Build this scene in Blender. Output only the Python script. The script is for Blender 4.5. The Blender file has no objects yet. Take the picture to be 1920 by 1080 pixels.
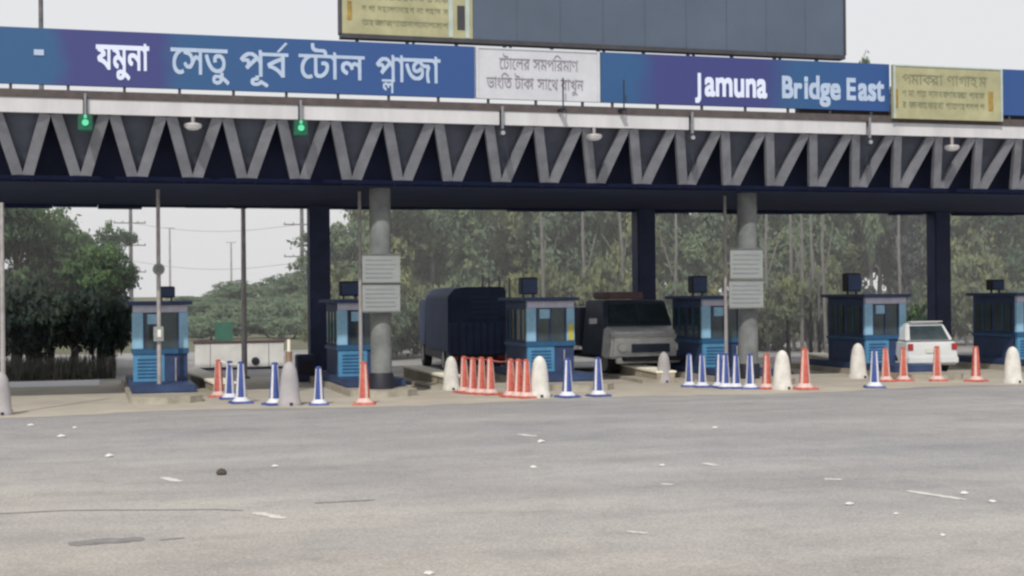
import bpy, bmesh, math, random
from mathutils import Vector, Matrix
random.seed(7)
sc = bpy.context.scene
col = sc.collection
R = math.radians

# ------------------------------------------------------------------ camera
FPX, TH, CAMZ = 2670.0, R(16.7), 2.4
fwd0 = Vector((math.sin(TH), math.cos(TH), math.tan(9.0/FPX))).normalized()
right0 = fwd0.cross(Vector((0, 0, 1))).normalized()
up0 = right0.cross(fwd0).normalized()
RL = 0.0088
right = (right0*math.cos(RL) - up0*math.sin(RL)).normalized()
up = right.cross(fwd0).normalized()
cd = bpy.data.cameras.new('camera')
cam = bpy.data.objects.new('camera', cd)
col.objects.link(cam)
cd.sensor_width = 36.0
cd.lens = FPX/1920*36.0
cd.clip_end = 6000
cam.matrix_world = Matrix(((right.x, up.x, -fwd0.x, 0), (right.y, up.y, -fwd0.y, 0), (right.z, up.z, -fwd0.z, CAMZ), (0, 0, 0, 1)))
sc.camera = cam

def ray(u, v):
    return fwd0 + right*((u-960)/FPX) - up*((v-540)/FPX)
def atY(u, v, Y):                       # survey point on the vertical plane Y
    r = ray(u, v); k = Y/r.y
    return Vector((r.x*k, Y, CAMZ+r.z*k))
def onG(u, v, z=0.0):                   # survey point on the ground
    r = ray(u, v); k = (z-CAMZ)/r.z
    return Vector((r.x*k, r.y*k, z))

# ------------------------------------------------------------------ materials
def newmat(name):
    m = bpy.data.materials.new(name); m.use_nodes = True
    nt = m.node_tree; b = nt.nodes['Principled BSDF']
    return m, nt, b
def mat(name, c, rough=.6, metal=0, var=.25, scale=3.0, bump=0.0, c2=None, emis=None, detail=6, spec=.4, stretch=None):
    m, nt, b = newmat(name)
    N, L = nt.nodes, nt.links
    tc = N.new('ShaderNodeTexCoord')
    mp = N.new('ShaderNodeMapping')
    if stretch: mp.inputs['Scale'].default_value = stretch
    L.new(tc.outputs['Object'], mp.inputs['Vector'])
    n = N.new('ShaderNodeTexNoise'); n.inputs['Scale'].default_value = scale; n.inputs['Detail'].default_value = detail
    n.inputs['Roughness'].default_value = .65
    L.new(mp.outputs['Vector'], n.inputs['Vector'])
    cr = N.new('ShaderNodeValToRGB')
    cr.color_ramp.elements[0].position = .32; cr.color_ramp.elements[1].position = .68
    lo = c2 if c2 else tuple(x*(1-var) for x in c)
    hi = c if c2 else tuple(min(1, x*(1+var*.6)) for x in c)
    cr.color_ramp.elements[0].color = (*lo, 1); cr.color_ramp.elements[1].color = (*hi, 1)
    L.new(n.outputs['Fac'], cr.inputs['Fac']); L.new(cr.outputs['Color'], b.inputs['Base Color'])
    b.inputs['Roughness'].default_value = rough; b.inputs['Metallic'].default_value = metal
    b.inputs['Specular IOR Level'].default_value = spec
    if bump:
        bp = N.new('ShaderNodeBump'); bp.inputs['Strength'].default_value = bump; bp.inputs['Distance'].default_value = .02
        L.new(n.outputs['Fac'], bp.inputs['Height']); L.new(bp.outputs['Normal'], b.inputs['Normal'])
    if emis:
        b.inputs['Emission Color'].default_value = (*emis[0], 1); b.inputs['Emission Strength'].default_value = emis[1]
    return m

M = {}
M['fascia'] = mat('painted_fascia', (.55,.55,.575), .55, var=.12, scale=2.2, stretch=(1,1,.25))
M['strut'] = mat('grey_strut', (.23,.24,.275), .7, var=.25, scale=2)
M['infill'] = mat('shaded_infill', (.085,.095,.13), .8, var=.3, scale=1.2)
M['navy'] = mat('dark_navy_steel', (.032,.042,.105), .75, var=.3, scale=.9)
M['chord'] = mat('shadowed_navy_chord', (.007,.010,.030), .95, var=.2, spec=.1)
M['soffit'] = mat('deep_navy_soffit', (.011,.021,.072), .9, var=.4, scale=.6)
M['navycol'] = mat('navy_column_paint', (.028,.040,.098), .6, var=.3, scale=2)
M['concrete'] = mat('pale_concrete', (.19,.205,.205), .85, var=.35, scale=1.6, bump=.2)
M['roofedge'] = mat('brown_roof_edge', (.09,.075,.075), .8, var=.3, scale=4)
M['post'] = mat('dark_post', (.05,.05,.06), .6)
M['pole'] = mat('galvanised_pole', (.40,.38,.38), .5, metal=.3, var=.3)
M['poledark'] = mat('weathered_pole', (.13,.13,.14), .6, var=.4)
M['cream'] = mat('cream_board', (.37,.36,.215), .6, var=.22, scale=1.5)
M['creamframe'] = mat('pale_frame', (.40,.47,.44), .6, var=.15)
M['creamtext'] = mat('olive_lettering', (.22,.23,.15), .7)
M['ochre'] = mat('ochre_bar', (.32,.22,.055), .7, var=.4)
M['whiteboard'] = mat('white_board', (.53,.55,.60), .6, var=.10, scale=1.5)
M['greytext'] = mat('grey_lettering', (.24,.22,.27), .7)
M['led'] = mat('grey_blue_screen', (.082,.108,.155), .5, var=.12, scale=.5)
M['ledjoint'] = mat('screen_joint', (.075,.098,.142), .5)
M['white'] = mat('white_lettering', (.66,.72,.90), .5, var=.05)
M['palewhite'] = mat('pale_blue_lettering', (.40,.50,.66), .5, var=.1)
M['panelgrey'] = mat('grey_sign_panel', (.27,.29,.29), .6, var=.15, scale=4, stretch=(.3,.3,3))
M['black'] = mat('black_box', (.018,.018,.03), .6)
M['glass'] = mat('dark_glass', (.04,.06,.07), .12, var=.4, scale=2, spec=.6)
M['boothlight'] = mat('pale_blue_panel', (.24,.44,.60), .5, var=.22, scale=3)
M['boothblue'] = mat('blue_panel', (.08,.25,.44), .5, var=.25, scale=3)
M['boothband'] = mat('blue_band', (.02,.09,.20), .5)
M['boothdark'] = mat('dark_blue_wall', (.030,.055,.135), .6, var=.35, scale=2)
M['boothtop'] = mat('pale_visor', (.42,.42,.52), .6, var=.2)
M['tyre'] = mat('tyre_rubber', (.018,.018,.02), .85)
M['rim'] = mat('wheel_rim', (.35,.35,.36), .35, metal=.6)
M['island'] = mat('island_concrete', (.36,.335,.28), .9, var=.3, scale=2, bump=.3)
M['kerbwall'] = mat('dusty_wall_side', (.40,.35,.27), .9, var=.3, scale=3, bump=.3)
M['kerbtop'] = mat('cream_wall_top', (.90,.86,.72), .8, var=.08, scale=3)
M['coneblue'] = mat('blue_cone_plastic', (.05,.085,.30), .55, var=.3, scale=8)
M['conered'] = mat('faded_red_cone_plastic', (.52,.115,.085), .6, var=.35, scale=8)
M['conewhite'] = mat('white_band', (.66,.67,.72), .5, var=.15, scale=9)
M['conepink'] = mat('dusty_pale_band', (.62,.46,.43), .6, var=.2, scale=9)
M['bollard'] = mat('dirty_white_bollard', (.72,.71,.67), .8, var=.3, scale=4, bump=.1, c2=(.50,.48,.45))
M['bollardgrey'] = mat('mottled_grey_bollard', (.40,.38,.40), .85, scale=2.5, bump=.1, c2=(.32,.31,.32))  # darker grey version of the bollard colour, lightly mottled
M['carwhite'] = mat('white_car_paint', (.62,.64,.65), .3, var=.06)
M['lorrygrey'] = mat('faded_grey_paint', (.78,.79,.77), .4, var=.25, scale=2)
M['lorrydark'] = mat('dark_grey_paint', (.05,.065,.10), .5, var=.3, scale=2)
M['brown'] = mat('dull_brown_panel', (.14,.09,.10), .7, var=.3)
M['truckblue'] = mat('dark_blue_tarpaulin', (.024,.042,.095), .75, var=.4, scale=1.3, bump=.3)
M['redlamp'] = mat('red_tail_lamp', (.35,.03,.03), .3)
M['lamp'] = mat('clear_lamp', (.75,.75,.72), .2)
M['plate'] = mat('number_plate', (.62,.62,.55), .5)
M['green_on'] = mat('green_signal_lens', (.05,.35,.18), .4, emis=((.12,.62,.34), .7))
M['greenglow'] = mat('green_glow_housing', (.01,.075,.045), .5, emis=((.0,.14,.07), .22))  # lit housings emit faintly to imitate the lens glow around them
M['lens_off'] = mat('unlit_lens', (.30,.33,.36), .3)
M['dome'] = mat('white_dome_glass', (.75,.76,.78), .3)
M['wallwhite'] = mat('whitewashed_panel', (.78,.78,.76), .8, var=.15, scale=2)
M['darkred'] = mat('dark_red_rail', (.10,.05,.055), .6)
M['greenboard'] = mat('green_board', (.045,.17,.12), .6)
M['kraft'] = mat('brown_wood', (.30,.20,.15), .8, var=.4)
M['rope'] = mat('red_rope', (.35,.10,.08), .8)
M['paint'] = mat('worn_white_paint', (.62,.60,.57), .8, var=.3, scale=14)
M['litter'] = mat('white_litter', (.62,.61,.59), .8, var=.1)
M['stone'] = mat('dark_stone', (.08,.07,.06), .9)
M['tar'] = mat('dark_tar', (.235,.225,.225), .8, var=.3, scale=5)
M['dust'] = mat('pale_dust', (.345,.325,.285), .9, var=.18, scale=3)

# blue board: colour drifts between blue and violet blue along its length
def board_mat():
    m, nt, b = newmat('blue_violet_board'); N, L = nt.nodes, nt.links
    geo = N.new('ShaderNodeNewGeometry'); sep = N.new('ShaderNodeSeparateXYZ'); L.new(geo.outputs['Position'], sep.inputs[0])
    nz = N.new('ShaderNodeTexNoise'); nz.inputs['Scale'].default_value = .9; nz.inputs['Detail'].default_value = 4; L.new(geo.outputs['Position'], nz.inputs['Vector'])
    ad = N.new('ShaderNodeMath'); ad.operation = 'MULTIPLY_ADD'; ad.inputs[1].default_value = 1.1; L.new(nz.outputs['Fac'], ad.inputs[0]); L.new(sep.outputs['X'], ad.inputs[2])
    mr = N.new('ShaderNodeMapRange'); xa = atY(-100,110,31.5).x+.55; xb = atY(2000,110,31.5).x+.55
    mr.inputs['From Min'].default_value = xa; mr.inputs['From Max'].default_value = xb; L.new(ad.outputs[0], mr.inputs['Value'])
    cr = N.new('ShaderNodeValToRGB'); e = cr.color_ramp.elements
    teal = (.020,.085,.215,1); blue = (.020,.070,.235,1); vio = (.036,.044,.180,1)
    def fx(u_): return (atY(u_,110,31.5).x+.55-xa)/(xb-xa)
    e[0].position = 0; e[0].color = teal; e[1].position = 1; e[1].color = blue
    for u_, c in ((95,teal),(130,vio),(300,vio),(340,teal),(700,blue),(880,blue),(1180,teal),(1225,vio),(1440,vio),(1490,teal),(1640,blue)):
        x = e.new(fx(u_)); x.color = c
    L.new(mr.outputs[0], cr.inputs['Fac']); L.new(cr.outputs['Color'], b.inputs['Base Color'])
    b.inputs['Roughness'].default_value = .5
    return m
M['board'] = board_mat()

def asphalt_mat():
    m, nt, b = newmat('worn_asphalt'); N, L = nt.nodes, nt.links
    geo = N.new('ShaderNodeNewGeometry')
    def noise(scale, detail=8, rough=.6, vec=None):
        n = N.new('ShaderNodeTexNoise'); n.inputs['Scale'].default_value = scale; n.inputs['Detail'].default_value = detail
        n.inputs['Roughness'].default_value = rough
        L.new(vec or geo.outputs['Position'], n.inputs['Vector']); return n.outputs['Fac']
    def ramp(f, p0, c0, p1, c1):
        r = N.new('ShaderNodeValToRGB'); e = r.color_ramp.elements
        e[0].position = p0; e[0].color = (*c0, 1); e[1].position = p1; e[1].color = (*c1, 1)
        L.new(f, r.inputs['Fac']); return r.outputs['Color']
    def mix(t, f, a, c):
        x = N.new('ShaderNodeMix'); x.data_type = 'RGBA'; x.blend_type = t
        if isinstance(f, float): x.inputs[0].default_value = f
        else: L.new(f, x.inputs[0])
        L.new(a, x.inputs[6]); L.new(c, x.inputs[7]); return x.outputs[2]
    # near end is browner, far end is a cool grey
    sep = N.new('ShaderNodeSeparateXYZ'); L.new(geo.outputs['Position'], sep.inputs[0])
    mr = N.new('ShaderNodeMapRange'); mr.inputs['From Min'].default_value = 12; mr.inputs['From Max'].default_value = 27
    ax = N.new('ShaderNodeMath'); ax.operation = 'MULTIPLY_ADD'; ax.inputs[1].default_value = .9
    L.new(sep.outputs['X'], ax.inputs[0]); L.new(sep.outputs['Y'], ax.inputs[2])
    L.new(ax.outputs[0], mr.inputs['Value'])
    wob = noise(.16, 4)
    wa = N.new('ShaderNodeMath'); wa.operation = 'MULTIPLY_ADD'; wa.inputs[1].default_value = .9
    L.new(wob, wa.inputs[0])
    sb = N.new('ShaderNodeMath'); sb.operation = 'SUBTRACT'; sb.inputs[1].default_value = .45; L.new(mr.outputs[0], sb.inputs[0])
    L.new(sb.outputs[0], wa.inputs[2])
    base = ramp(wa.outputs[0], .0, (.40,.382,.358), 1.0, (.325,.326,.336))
    # long streaks from traffic
    mp = N.new('ShaderNodeMapping'); mp.inputs['Scale'].default_value = (.25, 1.1, 1); mp.inputs['Rotation'].default_value = (0, 0, R(20))
    L.new(geo.outputs['Position'], mp.inputs['Vector'])
    st = ramp(noise(.7, 7, .6, mp.outputs['Vector']), .3, (.84,.84,.85), .7, (1.09,1.085,1.075))
    base = mix('MULTIPLY', 1.0, base, st)
    big = ramp(noise(.35, 6), .35, (.93,.93,.94), .65, (1.05,1.045,1.03))
    base = mix('MULTIPLY', 1.0, base, big)
    g1 = ramp(noise(26, 4, .8), .30, (.80,.80,.80), .70, (1.22,1.21,1.18))
    base = mix('MULTIPLY', .8, base, g1)
    vo = N.new('ShaderNodeTexVoronoi'); vo.inputs['Scale'].default_value = 55; L.new(geo.outputs['Position'], vo.inputs['Vector'])
    g2 = ramp(vo.outputs['Color'], .15, (.76,.76,.77), .9, (1.22,1.20,1.17))
    base = mix('MULTIPLY', .75, base, g2)
    tw = N.new('ShaderNodeTexWave'); tw.wave_type = 'BANDS'; tw.bands_direction = 'X'; tw.inputs['Scale'].default_value = .055; tw.inputs['Distortion'].default_value = 3.5
    tw.inputs['Detail'].default_value = 3; tw.inputs['Detail Scale'].default_value = .4
    mp2 = N.new('ShaderNodeMapping'); mp2.inputs['Rotation'].default_value = (0,0,R(-62)); L.new(geo.outputs['Position'], mp2.inputs['Vector']); L.new(mp2.outputs[0], tw.inputs['Vector'])
    base = mix('MULTIPLY', .4, base, ramp(tw.outputs['Fac'], .1, (.90,.90,.905), .8, (1.06,1.055,1.045)))
    # blotches of oil and old repairs, and a faint crack net
    bl = ramp(noise(1.3, 5, .7), .30, (.86,.86,.87), .52, (1,1,1)); base = mix('MULTIPLY', 1.0, base, bl)
    wv = N.new('ShaderNodeTexNoise'); wv.inputs['Scale'].default_value = .8; wv.inputs['Detail'].default_value = 5
    L.new(geo.outputs['Position'], wv.inputs['Vector'])
    vm = N.new('ShaderNodeMix'); vm.data_type = 'RGBA'; vm.blend_type = 'ADD'; vm.inputs[0].default_value = 1.2
    L.new(geo.outputs['Position'], vm.inputs[6]); L.new(wv.outputs['Color'], vm.inputs[7])
    cv = N.new('ShaderNodeTexVoronoi'); cv.feature = 'DISTANCE_TO_EDGE'; cv.inputs['Scale'].default_value = .33; L.new(vm.outputs[2], cv.inputs['Vector'])
    base = mix('MULTIPLY', .35, base, ramp(cv.outputs['Distance'], .0, (.80,.79,.78), .012, (1,1,1)))
    L.new(base, b.inputs['Base Color'])
    b.inputs['Roughness'].default_value = .85; b.inputs['Specular IOR Level'].default_value = .25
    bp = N.new('ShaderNodeBump'); bp.inputs['Strength'].default_value = .35; bp.inputs['Distance'].default_value = .006
    L.new(noise(60, 3), bp.inputs['Height']); L.new(bp.outputs['Normal'], b.inputs['Normal'])
    return m
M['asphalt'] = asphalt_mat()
M['apron'] = mat('dusty_apron', (.44,.405,.345), .9, var=.16, scale=.7, bump=.2)
M['soil'] = mat('dry_grass_soil', (.15,.16,.09), .95, scale=.8, c2=(.10,.09,.065))
M['carriage'] = mat('pale_road', (.62,.62,.64), .85, var=.12, scale=1)

def leafmat(name, c1, c2, c3):
    m, nt, b = newmat(name); N, L = nt.nodes, nt.links
    at = N.new('ShaderNodeAttribute'); at.attribute_name = 'tone'
    geo = N.new('ShaderNodeNewGeometry')
    n = N.new('ShaderNodeTexNoise'); n.inputs['Scale'].default_value = .45; n.inputs['Detail'].default_value = 3
    L.new(geo.outputs['Position'], n.inputs['Vector'])
    a = N.new('ShaderNodeMath'); a.operation = 'MULTIPLY_ADD'; a.inputs[1].default_value = .55
    L.new(at.outputs['Fac'], a.inputs[0])
    s = N.new('ShaderNodeMath'); s.operation = 'MULTIPLY'; s.inputs[1].default_value = .5; L.new(n.outputs['Fac'], s.inputs[0])
    L.new(s.outputs[0], a.inputs[2])
    cr = N.new('ShaderNodeValToRGB'); e = cr.color_ramp.elements
    e[0].position = .2; e[0].color = (*c1, 1); e[1].position = .8; e[1].color = (*c3, 1)
    x = e.new(.5); x.color = (*c2, 1)
    L.new(a.outputs[0], cr.inputs['Fac']); L.new(cr.outputs['Color'], b.inputs['Base Color'])
    b.inputs['Roughness'].default_value = .9; b.inputs['Specular IOR Level'].default_value = .05
    tr = N.new('ShaderNodeBsdfTranslucent'); L.new(cr.outputs['Color'], tr.inputs['Color'])
    ms = N.new('ShaderNodeMixShader'); ms.inputs[0].default_value = .45
    L.new(b.outputs[0], ms.inputs[1]); L.new(tr.outputs[0], ms.inputs[2]); L.new(ms.outputs[0], N['Material Output'].inputs['Surface'])
    return m
M['leaf_green'] = leafmat('green_leaves', (.070,.115,.085), (.110,.185,.105), (.20,.31,.13))
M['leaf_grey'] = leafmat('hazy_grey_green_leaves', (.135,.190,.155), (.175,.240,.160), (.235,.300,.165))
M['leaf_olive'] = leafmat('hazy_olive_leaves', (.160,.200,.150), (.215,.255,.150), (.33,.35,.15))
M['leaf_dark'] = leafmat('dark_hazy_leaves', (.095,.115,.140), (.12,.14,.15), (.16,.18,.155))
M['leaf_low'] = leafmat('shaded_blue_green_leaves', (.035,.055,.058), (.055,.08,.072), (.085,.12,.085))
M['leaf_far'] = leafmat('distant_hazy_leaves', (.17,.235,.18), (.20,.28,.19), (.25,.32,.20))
M['bark'] = mat('pale_bark', (.17,.165,.155), .9, var=.35, scale=4)
M['barkdark'] = mat('dark_bark', (.08,.07,.065), .9, var=.35, scale=4)

# ------------------------------------------------------------------ mesh helpers
class MB:
    def __init__(s): s.v = []; s.f = []
    def box(s, x0, x1, y0, y1, z0, z1):
        return s.hexa([(x0,y0,z0),(x1,y0,z0),(x1,y1,z0),(x0,y1,z0),(x0,y0,z1),(x1,y0,z1),(x1,y1,z1),(x0,y1,z1)])
    def hexa(s, p):
        o = len(s.v); s.v += [tuple(q) for q in p]
        s.f += [tuple(o+i for i in f) for f in ((0,3,2,1),(4,5,6,7),(0,1,5,4),(1,2,6,5),(2,3,7,6),(3,0,4,7))]
        return s
    def bar(s, a, b, w, d=None, upv=(0,1,0)):
        d = d or w
        a, b = Vector(a), Vector(b); t = (b-a).normalized(); u_ = Vector(upv)
        x = t.cross(u_)
        if x.length < 1e-4: x = t.cross(Vector((1,0,0)))
        x.normalize(); y = x.cross(t).normalized()
        P = []
        for c in (a, b):
            for i, j in ((-1,-1),(1,-1),(1,1),(-1,1)): P.append(c + x*(i*w/2) + y*(j*d/2))
        return s.hexa(P)
    def tube(s, pts, rad, n=10):
        o = len(s.v); pts = [Vector(p) for p in pts]
        rs = rad if isinstance(rad, (list, tuple)) else [rad]*len(pts)
        for i, p in enumerate(pts):
            t = (pts[min(i+1, len(pts)-1)] - pts[max(i-1, 0)]).normalized()
            x = t.cross(Vector((0,1,.01))).normalized(); y = x.cross(t)
            for k in range(n):
                a = 2*math.pi*k/n; s.v.append(tuple(p + x*math.cos(a)*rs[i] + y*math.sin(a)*rs[i]))
        for i in range(len(pts)-1):
            for k in range(n):
                k2 = (k+1) % n
                s.f.append((o+i*n+k, o+i*n+k2, o+(i+1)*n+k2, o+(i+1)*n+k))
        s.f.append(tuple(o+k for k in range(n))[::-1]); s.f.append(tuple(o+(len(pts)-1)*n+k for k in range(n)))
        return s
    def lathe(s, c, prof, n=20, sx=1, sy=1):
        o = len(s.v); c = Vector(c)
        for r, z in prof:
            for k in range(n):
                a = 2*math.pi*k/n; s.v.append((c.x+math.cos(a)*r*sx, c.y+math.sin(a)*r*sy, c.z+z))
        for i in range(len(prof)-1):
            for k in range(n):
                k2 = (k+1) % n; s.f.append((o+i*n+k, o+i*n+k2, o+(i+1)*n+k2, o+(i+1)*n+k))
        s.f.append(tuple(o+k for k in range(n))[::-1]); s.f.append(tuple(o+(len(prof)-1)*n+k for k in range(n)))
        return s
    def prism(s, poly, x0, x1):          # poly in (y,z), extruded in x
        o = len(s.v); n = len(poly)
        s.v += [(x0, y, z) for y, z in poly] + [(x1, y, z) for y, z in poly]
        s.f.append(tuple(range(o, o+n))); s.f.append(tuple(range(o+n, o+2*n))[::-1])
        for i in range(n): s.f.append((o+i, o+n+i, o+n+(i+1) % n, o+(i+1) % n))
        return s
    def frus(s, poly, w0, w1, zlo, zhi):  # poly (y,z); half width interpolates with z
        o = len(s.v); n = len(poly)
        def hw(z): return w0 + (w1-w0)*(z-zlo)/(zhi-zlo)
        s.v += [(-hw(z), y, z) for y, z in poly] + [(hw(z), y, z) for y, z in poly]
        s.f.append(tuple(range(o, o+n))); s.f.append(tuple(range(o+n, o+2*n))[::-1])
        for i in range(n): s.f.append((o+i, o+n+i, o+n+(i+1) % n, o+(i+1) % n))
        return s
    def build(s, name, m, parent=None, smooth=False, bevel=0, loc=None):
        me = bpy.data.meshes.new(name); me.from_pydata(s.v, [], s.f)
        bm = bmesh.new(); bm.from_mesh(me); bmesh.ops.recalc_face_normals(bm, faces=bm.faces)
        if bevel:
            bmesh.ops.bevel(bm, geom=[e for e in bm.edges], offset=bevel, segments=2, affect='EDGES', clamp_overlap=True)
        bm.to_mesh(me); bm.free()
        if smooth:
            for p in me.polygons: p.use_smooth = True
            try: me.set_sharp_from_angle(angle=R(40))
            except Exception: pass
        me.materials.append(m)
        o = bpy.data.objects.new(name, me); col.objects.link(o)
        if parent: o.parent = parent
        if loc is not None: o.location = loc
        return o

def tag(o, label=None, cat=None, group=None, kind=None):
    if label: o['label'] = label
    if cat: o['category'] = cat
    if group: o['group'] = group
    if kind: o['kind'] = kind
    return o
def thing(name, label, cat, loc=(0,0,0), rz=0, group=None):
    o = bpy.data.objects.new(name, None); col.objects.link(o); o.location = loc; o.rotation_euler = (0,0,rz)
    o.empty_display_size = .2
    return tag(o, label, cat, group)
def dup(root, loc, label, rz=0, group=None, scale=None):
    r = root.copy(); col.objects.link(r); r.location = loc; r.rotation_euler = (0,0,rz); r['label'] = label
    if group: r['group'] = group
    if scale: r.scale = scale
    for ch in list(root.children):
        c = ch.copy(); col.objects.link(c); c.parent = r
        for g in list(ch.children):
            d = g.copy(); col.objects.link(d); d.parent = c
    return r

# text: words are laid out glyph by glyph, then scaled to a box on a wall facing -Y
from mathutils.geometry import interpolate_bezier
_gl = {}
def glyph_loops(txt):
    if txt in _gl: return _gl[txt]
    c = bpy.data.curves.new('glyph', 'FONT'); c.body = txt
    o = bpy.data.objects.new('glyph', c); col.objects.link(o); bpy.context.view_layer.update()
    cu = o.to_curve(bpy.context.evaluated_depsgraph_get())
    loops = []
    for sp in cu.splines:
        pts = []
        if sp.type == 'BEZIER':
            bp_ = sp.bezier_points; n = len(bp_)
            for i in range(n):
                a, b = bp_[i], bp_[(i+1) % n]
                pts += [(p.x, p.y) for p in interpolate_bezier(a.co, a.handle_right, b.handle_left, b.co, 7)[:-1]]
        else: pts = [(p.co.x, p.co.y) for p in sp.points]
        loops.append(pts)
    o.to_curve_clear(); bpy.data.objects.remove(o)
    _gl[txt] = loops; return loops
def word(parts, bold=0.0, rows=64, ramp=None):   # glyph outlines filled row by row (non-zero winding)
    loops = []
    for t in parts:
        txt, dx, dy, s = t if len(t) == 4 else (*t, 1)
        loops += [[(x*s+dx, y*s+dy) for x, y in lp] for lp in glyph_loops(txt)]
    ys = [p[1] for lp in loops for p in lp]; y0, y1 = min(ys)-bold, max(ys)+bold; h = (y1-y0)/rows
    def spans(y):
        ev = []
        for lp in loops:
            for k in range(len(lp)):
                (xa, ya), (xb, yb) = lp[k-1], lp[k]
                if (ya <= y) != (yb <= y): ev.append((xa+(y-ya)/(yb-ya)*(xb-xa), 1 if yb > ya else -1))
        ev.sort(); w = 0; out = []
        for x, d in ev:
            if w == 0: st = x
            w += d
            if w == 0 and x > st: out.append((st-bold, x+bold))
        return out
    V, F = [], []
    for i in range(rows):
        y = y0+(i+.5)*h
        S = sorted(spans(y)+(spans(y-bold)+spans(y+bold) if bold else []))
        M_ = []
        for a, b in S:
            if M_ and a <= M_[-1][1]: M_[-1][1] = max(M_[-1][1], b)
            else: M_.append([a, b])
        for a, b in M_:
            o = len(V); V += [(a,y-h/2),(b,y-h/2),(b,y+h/2),(a,y+h/2)]; F.append((o,o+1,o+2,o+3))
    return V, F
def place_word(name, W, m, parent, x0, x1, zbase, zheight, Y, ref=.65, bold=.005):
    V, F = W
    mx0, mx1 = min(v[0] for v in V), max(v[0] for v in V)
    s = (x1-x0)/(mx1-mx0)
    vs = [((v[0]-mx0)*s+x0, 0, v[1]/ref*zheight+zbase) for v in V]
    me = bpy.data.meshes.new(name)
    VV, FF = [], []
    for j, (dx, dz) in enumerate(((0,0),)):
        o_ = len(VV); VV += [(x+dx, Y-.0012*j, z+dz) for x, _, z in vs]; FF += [tuple(o_+i for i in f) for f in F]
    me.from_pydata(VV, [], FF)
    me.materials.append(m)
    o = bpy.data.objects.new(name, me); col.objects.link(o)
    if parent: o.parent = parent; 
    return o

# ------------------------------------------------------------------ setting
def sheet(name, pts, m, kind='structure'):
    me = bpy.data.meshes.new(name); me.from_pydata(pts, [], [tuple(range(len(pts)))]); me.materials.append(m)
    o = bpy.data.objects.new(name, me); col.objects.link(o)
    if kind: o['kind'] = kind
    return o
sheet('ground', [(-1500,-60,-.012),(2500,-60,-.012),(2500,3000,-.012),(-1500,3000,-.012)], M['soil'])
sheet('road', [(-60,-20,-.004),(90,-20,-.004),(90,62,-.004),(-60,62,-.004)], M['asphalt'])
# dusty apron with an uneven front edge
ap = []
x = -40
while x < 80:
    ap.append((x, 30.2+.35*math.sin(x*.7)+random.uniform(-.12,.12) + (-.9 if x < -3.5 else 0)*min(1, (-3.5-x)/2), 0)); x += .35
sheet('apron', ap + [(80,42,0),(-40,42,0)], M['apron'])

# ------------------------------------------------------------------ canopy
YF, YS, YR = 31.5, 32.35, 40.6
ZF0 = atY(600,225,YF).z; ZF1 = atY(600,198,YF).z; ZR = atY(600,184,YF).z; ZS = atY(550,341,YS).z
XL, XR = -9.0, 34.0
def xz_(u_): return atY(u_, 200, YF).x
can = thing('toll_plaza_canopy', 'long grey and navy toll plaza canopy with zigzag struts over the lanes', 'canopy', (12, 36, 0))
def P(b): # shift built geometry under the canopy root
    b.location = (-12, -36, 0); return b
sig_u = [160, 563, 940, 1295, 1627]
sigX = [atY(u_, 240, YF).x for u_ in sig_u]
edges = [XL] + sigX + [XR]
for i in range(6):
    a = edges[i] + (.045 if i else 0); b_ = edges[i+1] - (.045 if i < 5 else 0)
    P(MB().box(a, b_, YF, YF+.12, ZF0, ZF1).build('fascia_panel', M['fascia'], can))
P(MB().box(XL, XR, YF+.125, YR+.3, ZF1-.18, ZF1+.02).build('roof_deck', M['roofedge'], can))
P(MB().box(XL, XR, YF-.03, YF+.10, ZF1+.003, ZR).build('roof_edge', M['roofedge'], can))
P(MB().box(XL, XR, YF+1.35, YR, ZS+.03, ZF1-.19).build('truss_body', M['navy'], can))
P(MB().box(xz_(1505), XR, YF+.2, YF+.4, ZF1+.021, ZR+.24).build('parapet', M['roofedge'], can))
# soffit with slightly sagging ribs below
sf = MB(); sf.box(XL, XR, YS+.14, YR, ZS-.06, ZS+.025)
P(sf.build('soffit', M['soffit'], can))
rb = MB(); xx = XL
while xx < XR-1.2:
    z0 = random.uniform(.04,.11)
    rb.hexa([(xx,YR-.35,ZS-.06-z0),(xx+1.16,YR-.35,ZS-.06-z0*random.uniform(.5,1.2)),(xx+1.16,YR+.05,ZS-.06-z0),(xx,YR+.05,ZS-.06-z0),
             (xx,YR-.35,ZS-.063),(xx+1.16,YR-.35,ZS-.063),(xx+1.16,YR+.05,ZS-.063),(xx,YR+.05,ZS-.063)]); xx += 1.17
P(rb.build('rear_edge_lip', M['soffit'], can))
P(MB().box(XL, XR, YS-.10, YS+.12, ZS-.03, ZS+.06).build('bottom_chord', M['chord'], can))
Xa = atY(43,330,YS).x; Xb = atY(1906,362,YS).x; pit = (Xb-Xa)/21
for k in range(-2, 24):
    xb = Xa + k*pit
    if xb < XL+pit or xb > XR-pit: continue
    t0 = (xb-pit/2, YF+.10, ZF0+.02); t1 = (xb+pit/2, YF+.10, ZF0+.02); bt = (xb, YS, ZS+.02)
    P(MB().bar((t0[0]+.10,t0[1],t0[2]), (bt[0]-.09,bt[1],bt[2]), .23, .11).build('truss_strut', M['strut'], can))
    P(MB().bar((t1[0]-.10,t1[1],t1[2]), (bt[0]+.09,bt[1],bt[2]), .23, .11).build('truss_strut', M['strut'], can))
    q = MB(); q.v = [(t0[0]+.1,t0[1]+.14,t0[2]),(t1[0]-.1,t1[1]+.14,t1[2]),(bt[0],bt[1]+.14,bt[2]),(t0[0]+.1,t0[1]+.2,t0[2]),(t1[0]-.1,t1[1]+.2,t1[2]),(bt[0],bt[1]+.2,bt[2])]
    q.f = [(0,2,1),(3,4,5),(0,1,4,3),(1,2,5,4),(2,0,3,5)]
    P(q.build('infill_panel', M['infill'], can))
YC = 40.3
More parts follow.
